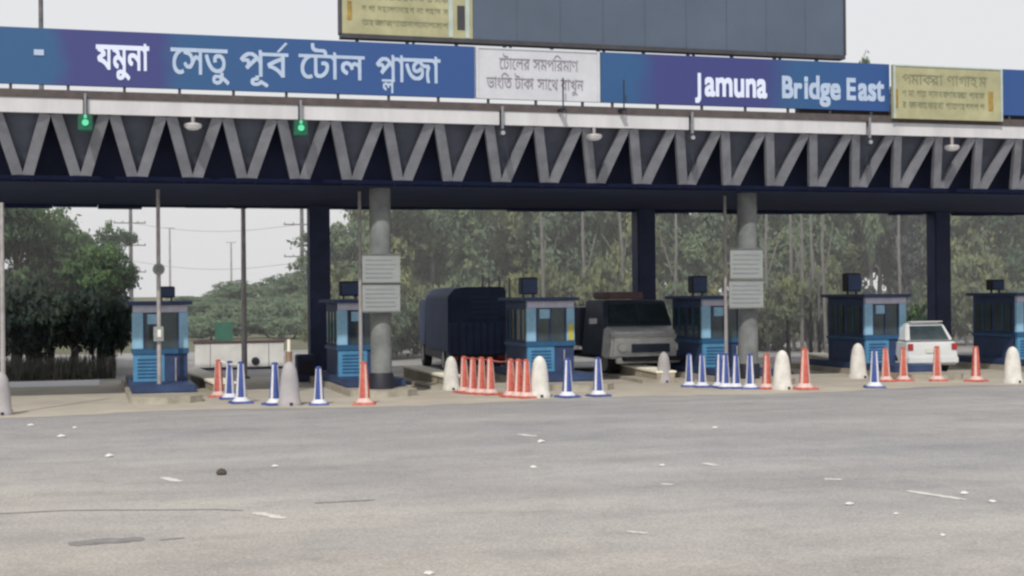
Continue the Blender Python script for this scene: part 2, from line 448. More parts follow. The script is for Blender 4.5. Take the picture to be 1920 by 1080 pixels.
colX = [atY(598,550,YC).x, atY(1207,500,YC).x, atY(1760,500,YC).x]
colX = [colX[0]-9.75] + colX + [colX[2]+9.75]
for x in colX:
    P(MB().box(x-.29, x+.29, YC-.27, YC+.27, 0, ZS-.03).build('column', M['navycol'], can, bevel=.03))
YG = 33.2
for u_ in (713, 1401):
    x = atY(u_, 450, YG).x
    c_ = P(MB().lathe((x,YG,0), [(.26,0),(.25,.25),(.25,ZS-.1),(.25,ZS-.065)], 24).build('concrete_column', M['concrete'], can, smooth=True))
    MB().lathe((x,YG,0), [(.29,.0),(.29,.50),(.26,.54)], 24).build('shade_foot', M['black'], c_, smooth=True)  # dark sleeve stands in for the shade around the column base

# ------------------------------------------------------------------ boards on the roof
def xz(u_, v_, Y=YF): p = atY(u_, v_, Y); return p.x, p.z
Zb0 = xz(600,175)[1]; Zb1 = xz(900,88)[1]
YB = YF-.02
def board(name, label, u0, u1, m, z0=None, z1=None, group=None, cat='sign', posts=True, frame=None, th=.10, Y=YB):
    x0 = xz(u0, 150)[0]; x1 = xz(u1, 150)[0]
    z0 = z0 or Zb0; z1 = z1 or Zb1
    t = thing(name, label, cat, ((x0+x1)/2, Y, z0), 0, group)
    L_ = (x1-x0)/2; H = z1-z0
    MB().box(-L_+.003, L_-.003, 0, th, 0, H).build('panel', m, t)
    if posts:
        pb = -L_+.3
        while pb < L_-.1:
            MB().box(pb-.03, pb+.03, th*.3, th*.7, ZR-z0-.02, -.001).build('post', M['post'], t); pb += 1.15
    if frame:
        w = .06
        f = MB(); f.box(-L_, -L_+w, -.02, -.003, 0, H); f.box(L_-w, L_, -.02, -.003, 0, H)
        f.box(-L_+w, L_-w, -.02, -.003, H-w*.6, H)
        f.build('frame', frame, t)
    return t, x0, x1, z0, z1
def letter(t, W, m, u0, u1, v_base, v_top, ref, Y=YB, nm='lettering', bold=.005):
    x0, z0 = xz(u0, v_base, Y); x1, _ = xz(u1, v_base, Y)
    um = (u0+u1)/2; z0 = xz(um, v_base, Y)[1]; z1 = xz(um, v_top, Y)[1]
    o = place_word(nm, W, m, t, x0-t.location.x, x1-t.location.x, z0-t.location.z, z1-z0, -.012, ref, bold)
    return o
t, *_ = board('name_board', 'long blue board with large white Bengali lettering at the left of the roof', -120, 890, M['board'])
letter(t, word([('য',0,0),('ম',.622,0),('ু',1.24,0),('ন',1.24,0),('া',1.84,0)], .022), M['white'], 180, 280, 130, 87, .622)
letter(t, word([('ে',0,0),('স',.35,0),('ত',1.02,0),('ু',1.70,.03)], .012), M['palewhite'], 320, 430, 139, 92, .622)
# reph: the slanted stroke above the last letter
rw = word([('প',0,0),('ূ',.62,0),('ব',.74,0)], .012)
o_ = len(rw[0]); rw[0].extend([(1.02,.66),(1.10,.66),(1.34,.90),(1.27,.93)]); rw[1].append((o_,o_+1,o_+2,o_+3))
letter(t, rw, M['palewhite'], 450, 541, 144, 100, .622)
letter(t, word([('ে',0,0),('ট',.35,0),('া',.92,0),('ল',1.20,0)], .012), M['palewhite'], 560, 684, 148, 104, .622)
letter(t, word([('প',0,0),('ল',.22,-.30,.55),('া',.74,0),('জ',.98,0),('া',1.90,0)], .012), M['palewhite'], 705, 826, 154, 110, .622)
MB().box(-.1,.1,-.02,-.004,0,.12).build('pale_patch', M['palewhite'], t, loc=(xz(73,100)[0]-t.location.x, 0, xz(73,104)[1]-t.location.z))
t, *_ = board('notice_board', 'white roof board with two lines of grey Bengali text between the blue boards', 892, 1124, M['whiteboard'], frame=M['whiteboard'])
letter(t, word([('ে',0,0),('ট',.35,0),('া',.92,0),('ে',1.18,0),('ল',1.52,0),('র',2.24,0),('স',3.15,0),('ম',3.84,0),('প',4.42,0),('ি',5.1,0),('র',5.36,0),('ম',5.96,0),('া',6.55,0),('ণ',6.8,0)]), M['greytext'], 936, 1084, 132, 112, .622)
letter(t, word([('ভ',0,0),('া',.7,0),('ং',.95,0),('ি',1.35,0),('ত',1.62,0),('ট',2.6,0),('া',3.15,0),('ক',3.4,0),('া',4.1,0),('স',4.7,0),('া',5.4,0),('ে',5.65,0),('থ',6.0,0),('র',6.9,0),('া',7.5,0),('খ',7.75,0),('ু',8.4,0),('ন',8.45,0)]), M['greytext'], 912, 1094, 168, 148, .622)
t, *_ = board('name_board', 'blue roof board reading Jamuna Bridge East in bold English letters', 1126, 1667, M['board'])
letter(t, word([('J',0,0,1),('amuna',.40,0,1.22)], .035), M['white'], 1303, 1438, 180, 139, .72, bold=.030)
letter(t, word([('Br',0,0,1.0),('idge',1.06,0,1.08)], .035), M['palewhite'], 1466, 1576, 184, 143, .74, bold=.026)
letter(t, word([('E',0,0,1.0),('ast',.62,0,1.12)], .035), M['palewhite'], 1587, 1658, 187, 147, .72, bold=.024)
t, *_ = board('name_board', 'plain blue end of the roof boards right of the cream board', 1874, 2060, M['board'])
GL = 'সমপরটোলযনাকবতরদহগণজ'
def filler(n, seed):
    r = random.Random(seed); out = []; x = 0
    for i in range(n):
        out.append((r.choice('সমপরলযনকবতদহগণজ'), x, 0)); x += .66
        if r.random() < .4: out.append(('া', x-.04, 0)); x += .24
        if r.random() < .18: x += .3
    return word(out)
zc0 = xz(1770,226)[1]; zc1 = xz(1770,127)[1]
t, *_ = board('notice_board', 'cream roof board with three olive text lines and ochre bars right of East', 1668, 1872, M['cream'], zc0, zc1, frame=M['creamframe'], posts=False, Y=YF-.16)
Yc = YF-.16
letter(t, filler(8, 1), M['creamtext'], 1692, 1850, 160, 142, .622, Yc)
letter(t, filler(15, 2), M['creamtext'], 1692, 1846, 183, 172, .622, Yc)
letter(t, filler(16, 3), M['creamtext'], 1692, 1846, 204, 193, .622, Yc)
for (ua, ub, va, vb) in ((1675,1684,167,202),(1853,1862,172,208)):
    x0, z1 = xz(ua, va, Yc); x1, z0 = xz(ub, vb, Yc)
    MB().box(x0-t.location.x, x1-t.location.x, -.012, -.003, z0-zc0, z1-zc0).build('ochre_bar', M['ochre'], t)
# big billboard above
zq0 = xz(640,66)[1]
ZQ = Zb1+.075
t = thing('billboard', 'tall grey-blue screen billboard with cream notice at its left, above the boards', 'billboard', (xz(1110,50)[0], YB, ZQ))
bx0 = xz(641,50)[0]-t.location.x; bxm = xz(886,50)[0]-t.location.x; bx1 = xz(1582,60)[0]-t.location.x
MB().box(bxm, bx1, .02, .25, .10, 4.2).build('screen', M['led'], t)
for i in range(1, 9):
    xx = bxm + (bx1-bxm)*i/9
    MB().box(xx-.006, xx+.006, .012, .018, .12, 4.2).build('screen_joint', M['ledjoint'], t)
MB().box(bx0, bxm-.003, .0, .25, .10, 4.2).build('cream_panel', M['cream'], t)
MB().box(bx0-.02, bx1+.02, -.02, .28, 0.0, .097).build('bottom_frame', M['post'], t)
MB().box(bx1+.002, bx1+.05, -.01, .27, .10, 4.2).build('side_frame', M['post'], t)
MB().box(bx0-.05, bx0-.002, -.01, .27, .10, 4.2).build('side_frame', M['post'], t)
x0, z0 = xz(651,37); x1, _ = xz(659,37)
MB().box(x0-t.location.x, x1-t.location.x, -.012, -.003, z0-ZQ, z0-ZQ+.42).build('ochre_bar', M['ochre'], t)
x0, z0 = xz(857,56); x1, _ = xz(871,56)
MB().box(x0-t.location.x, x1-t.location.x, -.012, -.003, z0-ZQ, z0-ZQ+.55).build('dark_bar', M['post'], t)
for ua in (845, 876):
    x0 = xz(ua,50)[0]-t.location.x
    MB().box(x0-.05, x0+.05, -.01, -.003, .11, 4.1).build('pale_strip', M['creamframe'], t)
letter(t, filler(13, 5), M['creamtext'], 678, 840, 50, 40, .622)
letter(t, filler(14, 6), M['creamtext'], 678, 840, 24, 14, .622)
letter(t, filler(13, 8), M['creamtext'], 678, 840, 2, -8, .622)
xx = bx0+.35; i = 0
while xx < bx1:
    MB().box(xx-.035, xx+.035, .05, .12, -.12, -.002).build('post', M['post'], t)
    if i % 2: MB().box(xx+.12, xx+.17, .05, .12, -.12, -.002).build('post', M['post'], t)
    xx += 1.15; i += 1
# aerial stub in front of the notice board
for ua, va, vb, lb in ((1056,205,146,'thin black rod standing before the white notice board'), (1170,205,150,'thin dark rod before the blue English board')):
    a = atY(ua, va, YF-.3); b_ = atY(ua, vb, YF-.3)
    o = MB().tube([(0,0,0),(0,0,b_.z-a.z)], .018, 8).build('roof_rod', M['black'], None, loc=a)
    MB().box(-.05,.05,0,.3,-.02,.03).build('bracket', M['black'], o); tag(o, lb, 'rod')

# ------------------------------------------------------------------ lane signals and dome lamps
for i, x in enumerate(sigX):
    on = i < 2
    lb = ['green lit lane signal nearest the left end of the canopy', 'green lit lane signal hanging left of the grey column with panels',
          'unlit lane signal below the white notice board', 'unlit lane signal below the word Jamuna', 'unlit lane signal nearest the cream board'][i]
    t = thing('lane_signal', lb, 'signal', (x, YF-.12, ZF0-.20), 0, 'lane signals under the fascia')
    MB().box(-.025,.025,0,.05,.10,.62).build('hanger', M['strut'], t)
    MB().box(-.15 if on else -.07,.15 if on else .07,.0,.14,-.17 if on else -.08,.17 if on else .08).build('housing', M['greenglow'] if on else M['post'], t, bevel=.02)
    lens = MB(); n = 14; r = .07 if on else .05
    lens.tube([(0,-.03,0),(0,-.004,0)], r, n).build('lens', M['green_on'] if on else M['lens_off'], t)
    if on: MB().box(-.03,.03,-.02,-.004,.09,.16).build('arrow_tip', M['green_on'], t)
for u_, v_, lb in ((362,238,'white dome lamp between the two green signals'), (1114,258,'white dome lamp under the fascia below the board joint'), (1785,278,'white dome lamp under the fascia below the cream board')):
    p = atY(u_, v_, YF-.02)
    t = thing('dome_lamp', lb, 'lamp', p, 0, 'dome lamps under the fascia')
    MB().lathe((0,0,0), [(.02,-.075),(.11,-.06),(.17,-.02),(.19,.02)], 16).build('dome', M['dome'], t, smooth=True)
    MB().lathe((0,0,0), [(.20,.023),(.17,.07),(.04,.10),(.04,ZF0-p.z)], 16).build('housing', M['pole'], t, smooth=True)

# ------------------------------------------------------------------ islands and booths
YBo = 35.4
bu = [(240,360),(622,742),(970,1066),(1293,1385),(1600,1695),(1894,1990)]
bX = [sum(atY(a, 600, YBo).x for a in e)/2 for e in bu]
pitch = (bX[5]-bX[0])/5; X0 = bX[0]
bX = [X0+pitch*k for k in range(6)]
HW = .66
ord_ = ['beside the dark trees at the far left', 'behind the first grey panelled column', 'beside the dark blue covered truck', 'right of the faded grey lorry', 'left of the white car', 'at the right edge of the photo']
def make_booth():
    t = thing('toll_booth', '', 'toll booth', (0,0,0), 0, 'toll booths along the plaza')
    z0 = .16; D = 2.25
    w = MB(); w.box(-HW+.10, HW-.10, .10, D, z0, 2.18); w.build('wall', M['boothdark'], t)
    # left and right side glazing strips
    for s in (-1, 1):
        for (ya, yb) in ((.40,1.10),(1.35,2.05)):
            o = MB().box(min(s*(HW-.095), s*(HW-.07)), max(s*(HW-.095), s*(HW-.07)), ya, yb, 1.15, 1.95).build('side_window', M['glass'], t)
            MB().box(min(s*(HW-.068), s*(HW-.05)), max(s*(HW-.068), s*(HW-.05)), (ya+yb)/2-.03, (ya+yb)/2+.03, 1.15, 1.95).build('mullion', M['boothband'], o)
        MB().box(min(s*(HW-.09), s*(HW-.045)), max(s*(HW-.09), s*(HW-.045)), .3, D, .98, 1.06).build('side_rail', M['boothband'], t)
    MB().box(-HW, -HW+.26, -.0, .097, 1.12, 2.0).build('corner_panel', M['boothlight'], t, bevel=.012)
    MB().box(HW-.22, HW, -.0, .097, 1.12, 2.0).build('corner_panel', M['boothlight'], t, bevel=.012)
    g = MB().box(-HW+.262, HW-.222, .04, .097, 1.12, 2.0).build('front_window', M['glass'], t)
    f = MB(); f.box(-.02,.02,.01,.037,1.12,2.0); f.box(-HW+.264,-HW+.30,.01,.037,1.12,2.0); f.box(HW-.26,HW-.224,.01,.037,1.12,2.0); f.build('window_frame', M['boothdark'], g)
    MB().box(-.30,.0,.015,.036,1.72,1.96).build('blind', M['boothlight'], g)
    MB().box(-HW-.01, HW+.01, -.03, .098, 1.0, 1.118).build('sill_band', M['boothband'], t)
    p = MB().box(-HW+.02, .10, .0, .097, z0, .998).build('lower_panel', M['boothblue'], t, bevel=.01)
    l = MB()
    for k in range(6): l.box(-HW+.12, .0, -.012, -.002, .42+k*.085, .46+k*.085)
    l.build('louvre', M['boothband'], p)
    MB().box(-.5,-.38,-.012,-.002,.22,.34).build('vent', M['black'], p)
    d = MB().box(.103, HW-.02, .02, .097, z0, .998).build('front_door', M['boothdark'], t)
    MB().tube([(.36,-.02,.3),(.36,-.02,.9)], .018, 8).build('handrail', M['pole'], d)
    MB().box(-HW+.02, HW-.02, -.02, .097, 2.003, 2.177).build('visor', M['boothtop'], t)
    MB().box(-HW-.10, HW+.10, -.14, D+.1, 2.183, 2.27).build('roof', M['boothdark'], t, bevel=.02)
    return t
bo = make_booth()
isl0 = None
for k in range(6):
    lab = 'blue toll booth with pale corner panels ' + ord_[k]
    if k == 0: b = bo; b.location = (bX[0], YBo, 0); b['label'] = lab
    else: b = dup(bo, (bX[k], YBo, 0), lab)
    # island
    if k == 0:
        isl0 = thing('traffic_island', '', 'traffic island', (bX[k], YBo, 0), 0, 'raised islands under the toll booths')
        pts = [(-.80,-2.5),(-.5,-2.85),(0,-2.98),(.5,-2.85),(.80,-2.5),(.80,5.2),(-.80,5.2)]
        q = MB(); n = len(pts)
        q.v = [(x,y,0) for x,y in pts]+[(x,y,.157) for x,y in pts]
        q.f = [tuple(range(n)), tuple(range(n,2*n))] + [(i,(i+1)%n,n+(i+1)%n,n+i) for i in range(n)]
        q.build('platform', M['island'], isl0)
        MB().box(-.73,.73,-1.6,3.2,.16,.34).build('plinth', M['boothdark'], isl0, bevel=.02)
        isl = isl0
    else: isl = dup(isl0, (bX[k], YBo, 0), '')
    isl['label'] = 'raised concrete island under the toll booth ' + ord_[k]
# yellow stripe on booth 3 right corner
for k in (2,):
    MB().box(-.07,.07,-.02,-.003,0,.42).build('notice_strip', mat('yellow_strip', (.50,.45,.08), .6), [o for o in col.objects if o.name.startswith('toll_booth') and abs(o.location.x-bX[2]) < .1][0], loc=(HW-.11, 0, 1.15))
# boxes on booth roofs
for k, (u_, v0, v1, w) in enumerate(((312,573,545,.40),(655,556,527,.50),(990,546,520,.45),(1308,543,517,.45),(1597,540,512,.45),(1866,545,524,.45))):
    Yk = YBo+.35 if k != 5 else YBo+1.6
    p = atY(u_, v0, Yk)
    t = thing('roof_box', 'black box on top of the booth ' + ord_[k], 'equipment box', (p.x, Yk, 2.272), 0, 'black boxes on the booth roofs')
    hgt = max(.36, atY(u_, v1, Yk).z-2.272)
    MB().box(-w/2, w/2, -.15, .15, .08, hgt).build('casing', M['black'], t, bevel=.02)
    MB().box(-w/2+.03, w/2-.03, -.165, -.152, .12, hgt-.05).build('screen', M['boothdark'], t)
    for s in (-1, 1): MB().box(s*w*.3-.02, s*w*.3+.02, -.03, .03, 0, .079).build('foot', M['post'], t)

# flared low walls beside the islands
wl = [((335,716),(402,741),'between the first booth and the red and blue cones at left'), ((757,712),(838,729),'left of the red cone cluster'),
      ((1128,700),(1232,718),'between the paired blue cones and the lone bollard'), ((1515,684),(1600,697),'right of the lone red cone'), ((1832,680),(1893,690),'in front of the rightmost booth')]
for (a, b_, lb) in wl:
    A, B = onG(*a), onG(*b_)
    d = (B-A).normalized(); nrm = Vector((-d.y, d.x, 0))
    t = thing('flared_wall', 'low dusty concrete wall with cream top ' + lb, 'low wall', (A+B)/2, math.atan2(d.y, d.x), 'low flared walls at the lanes')
    L_ = (B-A).length/2
    MB().hexa([(-L_,0,0),(L_,0,0),(L_,.5,0),(-L_,.5,0),(-L_,0,.34),(L_,0,.26),(L_,.5,.26),(-L_,.5,.34)]).build('body', M['kerbwall'], t)
    MB().hexa([(-L_-.02,-.03,.342),(L_+.02,-.03,.262),(L_+.02,.53,.262),(-L_-.02,.53,.342),(-L_-.02,-.03,.39),(L_+.02,-.03,.31),(L_+.02,.53,.31),(-L_-.02,.53,.39)]).build('coping', M['kerbtop'], t)
    MB().box(-L_+.2, L_+.05, -.42, -.004, 0, .09).build('kerb', M['island'], t)

# ------------------------------------------------------------------ poles and panels
def pole(u_, vt, Y, rad, name, label, cat, m=None, zt=None, vb=None):
    p = atY(u_, 600, Y)
    z = zt or atY(u_, vt, Y).z
    x = atY(u_, vt if zt is None else 600, Y).x
    t = thing(name, label, cat, (x, Y, 0))
    MB().tube([(0,0,0),(0,0,z)], [rad*1.15, rad*.85], 10).build('shaft', m or M['pole'], t, smooth=True)
    MB().lathe((0,0,0), [(rad*2.2,0),(rad*2.2,.04),(rad*1.4,.08)], 12).build('base', M['poledark'], t)
    return t, z
YP = 34.9
t, z = pole(298, 343, 34.4, .05, 'sign_pole', 'thin pole with a small round disc rising before the leftmost booth', 'pole', zt=ZS-.065)
pz = atY(295,505,34.4).z
MB().tube([(0,-.10,pz),(0,-.065,pz)], .14, 18).build('round_sign', M['panelgrey'], t)
MB().tube([(0,-.12,pz),(0,-.102,pz)], .085, 18).build('disc_face', M['concrete'], t)
MB().box(-.13,.10,-.12,-.06,atY(295,640,34.4).z,atY(295,612,34.4).z).build('card_reader', M['panelgrey'], t, bevel=.01)
MB().box(-.04,.04,-.135,-.122,atY(295,632,34.4).z,atY(295,618,34.4).z).build('display', M['lamp'], t)
t, z = pole(676, 347, 34.2, .045, 'sign_pole', 'thin pole beside the grey panels on the first concrete column', 'pole', zt=ZS-.065)
t, z = pole(1361, 370, 34.2, .045, 'sign_pole', 'thin pole beside the grey panels on the second concrete column', 'pole', zt=ZS-.065)
for (ua, ub, va, vb, lb) in ((680,750,478,530,'upper grey louvred panel on the first concrete column'), (680,750,533,584,'lower pale grey panel on the first concrete column'),
                             (1370,1430,468,522,'upper grey panel on the second concrete column'), (1368,1431,526,577,'lower pale grey panel on the second concrete column')):
    Yp = 32.75
    a = atY(ua, vb, Yp); b_ = atY(ub, va, Yp)
    t = thing('notice_sign', lb, 'sign', ((a.x+b_.x)/2, Yp, a.z), 0, 'grey panels on the concrete columns')
    W_, H_ = (b_.x-a.x)/2, b_.z-a.z
    MB().box(-W_, W_, 0, .05, 0, H_).build('sheet', M['panelgrey'], t)
    f = MB(); f.box(-W_-.02, W_+.02, -.02, .052, H_+.001, H_+.03); f.box(-W_-.02, W_+.02, -.02, .052, -.03, -.001)
    f.build('frame', M['poledark'], t)
    g = MB()
    for k in range(5): g.box(-W_*.85, W_*(.85-.3*random.random()), -.008, -.002, H_*(.16+.16*k), H_*(.20+.16*k))
    g.build('faded_text_lines', M['strut'], t)
    MB().box(-.1,.1,.052,.22,H_*.4,H_*.6).build('bracket', M['post'], t)
t, z = pole(456, 390, 41.5, .075, 'lamp_post', 'slim grey post rising from the white panel to the canopy edge', 'lamp post', M['pole'])
MB().box(-.28,.12,-.1,.1,z-.02,z+.09).build('lamp_head', M['post'], t, bevel=.02)
t, z = pole(3, 380, 31, .05, 'lamp_post', 'thin pale post at the extreme left edge', 'lamp post', M['pole'])
t, z = pole(76, -60, 75, .13, 'lamp_post', 'tall dark mast showing above the left end of the blue board', 'mast', M['poledark'])
MB().box(-.9,.9,-.06,.06,z,z+.12).build('cross_arm', M['poledark'], t)

# dark generator and post near first column
p = onG(575, 716)
t = thing('generator_cabinet', 'dark cabinet standing at the foot of the navy column left of the second booth', 'cabinet', p)
MB().box(-.25,.25,0,.5,.0,.75).build('casing', M['navycol'], t, bevel=.03); MB().box(-.2,.2,-.012,-.002,.2,.6).build('grille', M['black'], t)
p = onG(541, 735)
t = thing('wooden_post', 'thin pale wooden post with a brown wrap behind the grey bollard', 'post', p)
MB().tube([(0,0,0),(.02,0,1.30)], [.05,.04], 8).build('shaft', M['kerbtop'], t); MB().tube([(.0,0,.55),(.02,0,1.0)], [.075,.085], 8).build('wrap', M['kraft'], t)

# white panel wall between booths 1 and 2
YW = 46.6
a = atY(366, 700, YW); b_ = atY(532, 700, YW); zt = atY(450, 643, YW).z
t = thing('site_wall', 'whitewashed panel wall with a dark red rail and round vent between two booths', 'wall', ((a.x+b_.x)/2, YW, 0))
W_ = (b_.x-a.x)/2
MB().box(-W_, W_, 0, .12, .08, zt).build('panel', M['wallwhite'], t)
MB().box(-W_-.05, W_+.05, -.03, .15, zt+.002, zt+.07).build('rail', M['darkred'], t)
MB().box(-W_, W_, .02, .10, 0, .078).build('footing', M['navycol'], t)
vx = atY(479,677,YW)
MB().tube([(vx.x-(a.x+b_.x)/2,-.03,vx.z),(vx.x-(a.x+b_.x)/2,-.003,vx.z)], .13, 18).build('vent', M['black'], t)
for s in (-.33,.33): MB().box(W_*s*2-.012, W_*s*2+.012, -.006, -.001, .08, zt).build('seam', M['strut'], t)
p = atY(420, 640, 47)
t = thing('green_sign', 'small green board on posts behind the white panel wall', 'sign', (p.x, 47, 0))
MB().box(-.28,.28,0,.05,p.z-.05,p.z+.62).build('board', M['greenboard'], t)
for s in (-.2,.2): MB().box(s-.03,s+.03,.052,.10,0,p.z+.4).build('post', M['pole'], t)

# thin dark poles right of the second concrete column and posts behind the truck
for (u_, vt, Y, lb) in ((1478,600,37,'short dark post right of the second concrete column'),(1519,512,45,'slim grey steel post left of the fifth booth, left of the pair'),(1535,512,45.6,'slim grey steel post close against the fifth booth'),
                        (905,515,44,'leftmost thin rod rising behind the truck'),(917,520,44.2,'second thin rod behind the truck'),(936,517,44.1,'third thin rod behind the truck'),(945,516,44.4,'fourth thin rod behind the truck'),(955,520,44.2,'rightmost thin rod behind the truck')):
    big = u_ > 1000
    t, z = pole(u_, vt, Y, .06 if big else .035, 'steel_post', lb, 'post', M['poledark'])
    t['group'] = 'slim posts behind the plaza'

# ------------------------------------------------------------------ cones and bollards
def make_cone(mc, mw, name='traffic_cone'):
    t = thing(name, '', 'traffic cone', (0,0,0))
    b = MB(); b.hexa([(-.25,-.25,0),(.25,-.25,0),(.25,.25,0),(-.25,.25,0),(-.22,-.22,.05),(.22,-.22,.05),(.22,.22,.05),(-.22,.22,.05)])
    b.build('base', mc, t, bevel=.012)
    MB().lathe((0,0,0), [(.20,.052),(.16,.09),(.13,.14)], 20).build('collar', mw, t, smooth=True)
    def r(z): return .125 - (.125-.070)*(z-.14)/(.90-.14)
    # fluted shaft: alternating coloured and white vertical flutes
    nf = 12
    shc, shw = MB(), MB()
    for k in range(nf):
        a0 = 2*math.pi*(k+.5)/nf; a1 = 2*math.pi*(k+1.5)/nf
        dst = shw if k % 3 == 0 else shc
        rr = 1.04 if k % 3 == 0 else 1.0
        o = len(dst.v)
        for z in (.14,.40,.65,.88):
            for a in (a0, a1): dst.v.append((math.cos(a)*r(z)*rr, math.sin(a)*r(z)*rr, z))
        for i in range(3): dst.f.append((o+2*i, o+2*i+1, o+2*i+3, o+2*i+2))
    shc.build('shaft', mc, t); shw.build('reflective_strip', mw, t)
    MB().lathe((0,0,0), [(.070,.88),(.072,.885),(.066,.915),(.04,.93)], 14).build('cap', mc, t, smooth=True)
    return t
def make_bollard(m):
    t = thing('bollard', '', 'bollard', (0,0,0))
    MB().lathe((0,0,0), [(.235,0),(.235,.08),(.21,.12),(.18,.50),(.145,.72),(.10,.82),(.05,.865),(.01,.88)], 24).build('body', m, t, smooth=True)
    MB().box(-.03,.03,-.252,-.235,.02,.07).build('lifting_slot', M['black'], t)
    return t
cones = [
 ('r',410,747,.95,'pink and white cone at the left end of the first blue cone trio'),
 ('b',431,751,.95,'blue and white cone just behind the larger blue one left of the lamp post'),
 ('b',452,759,1.0,'blue and white cone standing at the foot of the slim lamp post'),
 ('b',516,762,1.0,'blue and white cone touching the left side of the grey bollard'),
 ('b',598,762,.90,'lone blue and white cone in front of the leftmost navy column'),
 ('r',683,761,1.0,'lone red and white cone in front of the first concrete column'),
 ('r',871,739,.95,'red and white cone next to the cream bollard, leftmost of the cluster'),
 ('r',886,741,.93,'second red and white cone from the left in the red cluster'),
 ('r',903,742,.95,'third red and white cone from the left in the red cluster'),
 ('r',920,743,.95,'fourth red cone, last before the gap in the red cluster'),
 ('r',958,747,.95,'first red cone right of the gap in the red cluster'),
 ('r',972,748,.95,'middle red cone right of the gap in the red cluster'),
 ('r',987,749,.95,'red cone touching the white bollard at the end of the cluster'),
 ('b',1064,748,.97,'blue and white cone just right of the white bollard by the red cluster'),
 ('b',1122,746,.97,'blue and white cone left of the dusty wall, right one of its pair'),
 ('b',1293,728,.90,'leftmost blue cone in the row before the fourth booth'),
 ('b',1317,729,.90,'second blue cone in the row before the fourth booth'),
 ('b',1349,729,.93,'third blue cone in the row before the fourth booth'),
 ('b',1360,731,.93,'fourth blue cone, overlapping the third, before the fourth booth'),
 ('b',1380,731,.90,'fifth blue cone in the row, second from its right end, before the fourth booth'),
 ('b',1407,732,.93,'rightmost blue cone in the row before the fourth booth'),
 ('r',1438,732,.93,'red and white cone touching the left of the white bollard'),
 ('r',1509,733,1.08,'lone red cone right of the white bollard, before the steel posts'),
 ('b',1640,730,1.02,'blue and white cone standing in front of the fifth booth'),
 ('r',1661,718,.95,'red cone close to the right of the blue cone at the fifth booth'),
 ('r',1694,717,.95,'red cone just left of the white car'),
 ('r',1757,717,.98,'red cone directly in front of the white car'),
 ('r',1830,718,.98,'rightmost red cone, between the white car and last bollard'),
]
pr = {'b': make_cone(M['coneblue'], M['conewhite']), 'r': make_cone(M['conered'], M['conepink'])}
used = set()
for (k, u_, v_, s, lb) in cones:
    p = onG(u_, v_-3)
    rz = random.uniform(-.4,.4)
    grp = 'blue and white traffic cones' if k == 'b' else 'red and white traffic cones'
    if k not in used:
        o = pr[k]; used.add(k); o.location = p; o.rotation_euler.z = rz; o['label'] = lb; o['group'] = grp; o.scale = (s,s,s)
    else: o = dup(pr[k], p, lb, rz, grp, (s,s,s))
    o.rotation_euler.x = random.uniform(-.03,.03)
bols = [('w',846,735,.95,'cream bollard at the left end of the red cone cluster'),('g',543,764,1.08,'grey bollard between two blue cones'),
 ('w',1012,749,1.08,'white bollard at the right end of the red cone cluster'),('g',1245,721,.92,'grey bollard standing alone before the faded lorry'),
 ('w',1467,734,1.08,'white bollard between two red cones by the fourth booth'),('w',1609,713,1.08,'pale bollard in front of the fifth booth, behind the blue cone'),
 ('w',1899,722,1.05,'pale bollard beside the rightmost booth'),('g',2,782,1.0,'grey bollard cut off by the left edge')]
pb = {'w': make_bollard(M['bollard']), 'g': make_bollard(M['bollardgrey'])}; used = set()
for (k, u_, v_, s, lb) in bols:
    p = onG(u_, v_-4)
    if k not in used: o = pb[k]; used.add(k); o.location = p; o['label'] = lb; o['group'] = 'bullet shaped bollards'; o.scale = (s,s,s)
    else: o = dup(pb[k], p, lb, random.uniform(-.5,.5), 'bullet shaped bollards', (s,s,s))
# small bollards farther back
sp = None
for u_, v_, lb in ((1165,685,'small pale post behind the dusty wall by the lorry'),(1553,672,'small pale post behind the wall right of the lone red cone')):
    p = onG(u_, v_)
    t = thing('small_post', lb, 'post', p); MB().lathe((0,0,0), [(.10,0),(.10,.45),(.07,.5)], 12).build('body', M['bollard'], t); MB().lathe((0,0,0), [(.13,0),(.13,.04)], 12).build('base', M['island'], t)
# rope along the red cluster
pa = [onG(871,736)+Vector((0,0,.84)), onG(903,739)+Vector((0,0,.83)), onG(940,741)+Vector((0,0,.78)), onG(958,744)+Vector((0,0,.83)), onG(987,746)+Vector((0,0,.84))]
tag(MB().tube(pa, .018, 6).build('rope', M['rope']), 'red rope strung along the tops of the red cone cluster', 'rope')
pa = [onG(410,743)+Vector((0,0,.86)), onG(430,748)+Vector((0,0,.80)), onG(452,755)+Vector((0,0,.86))]
tag(MB().tube(pa, .018, 6).build('rope', M['kerbtop']), 'pale rope between the pink cone and the blue cones at left', 'rope')

# ------------------------------------------------------------------ vehicles
def wheel(t, x, y, r, w, side):
    o = MB().tube([(x-w/2,y,r),(x+w/2,y,r)], r, 24).build('wheel', M['tyre'], t, bevel=.0)
    xo = x+side*(w/2+.004)
    MB().tube([(xo-.006,y,r),(xo+.006,y,r)], r*.6, 16).build('rim', M['rim'], o)
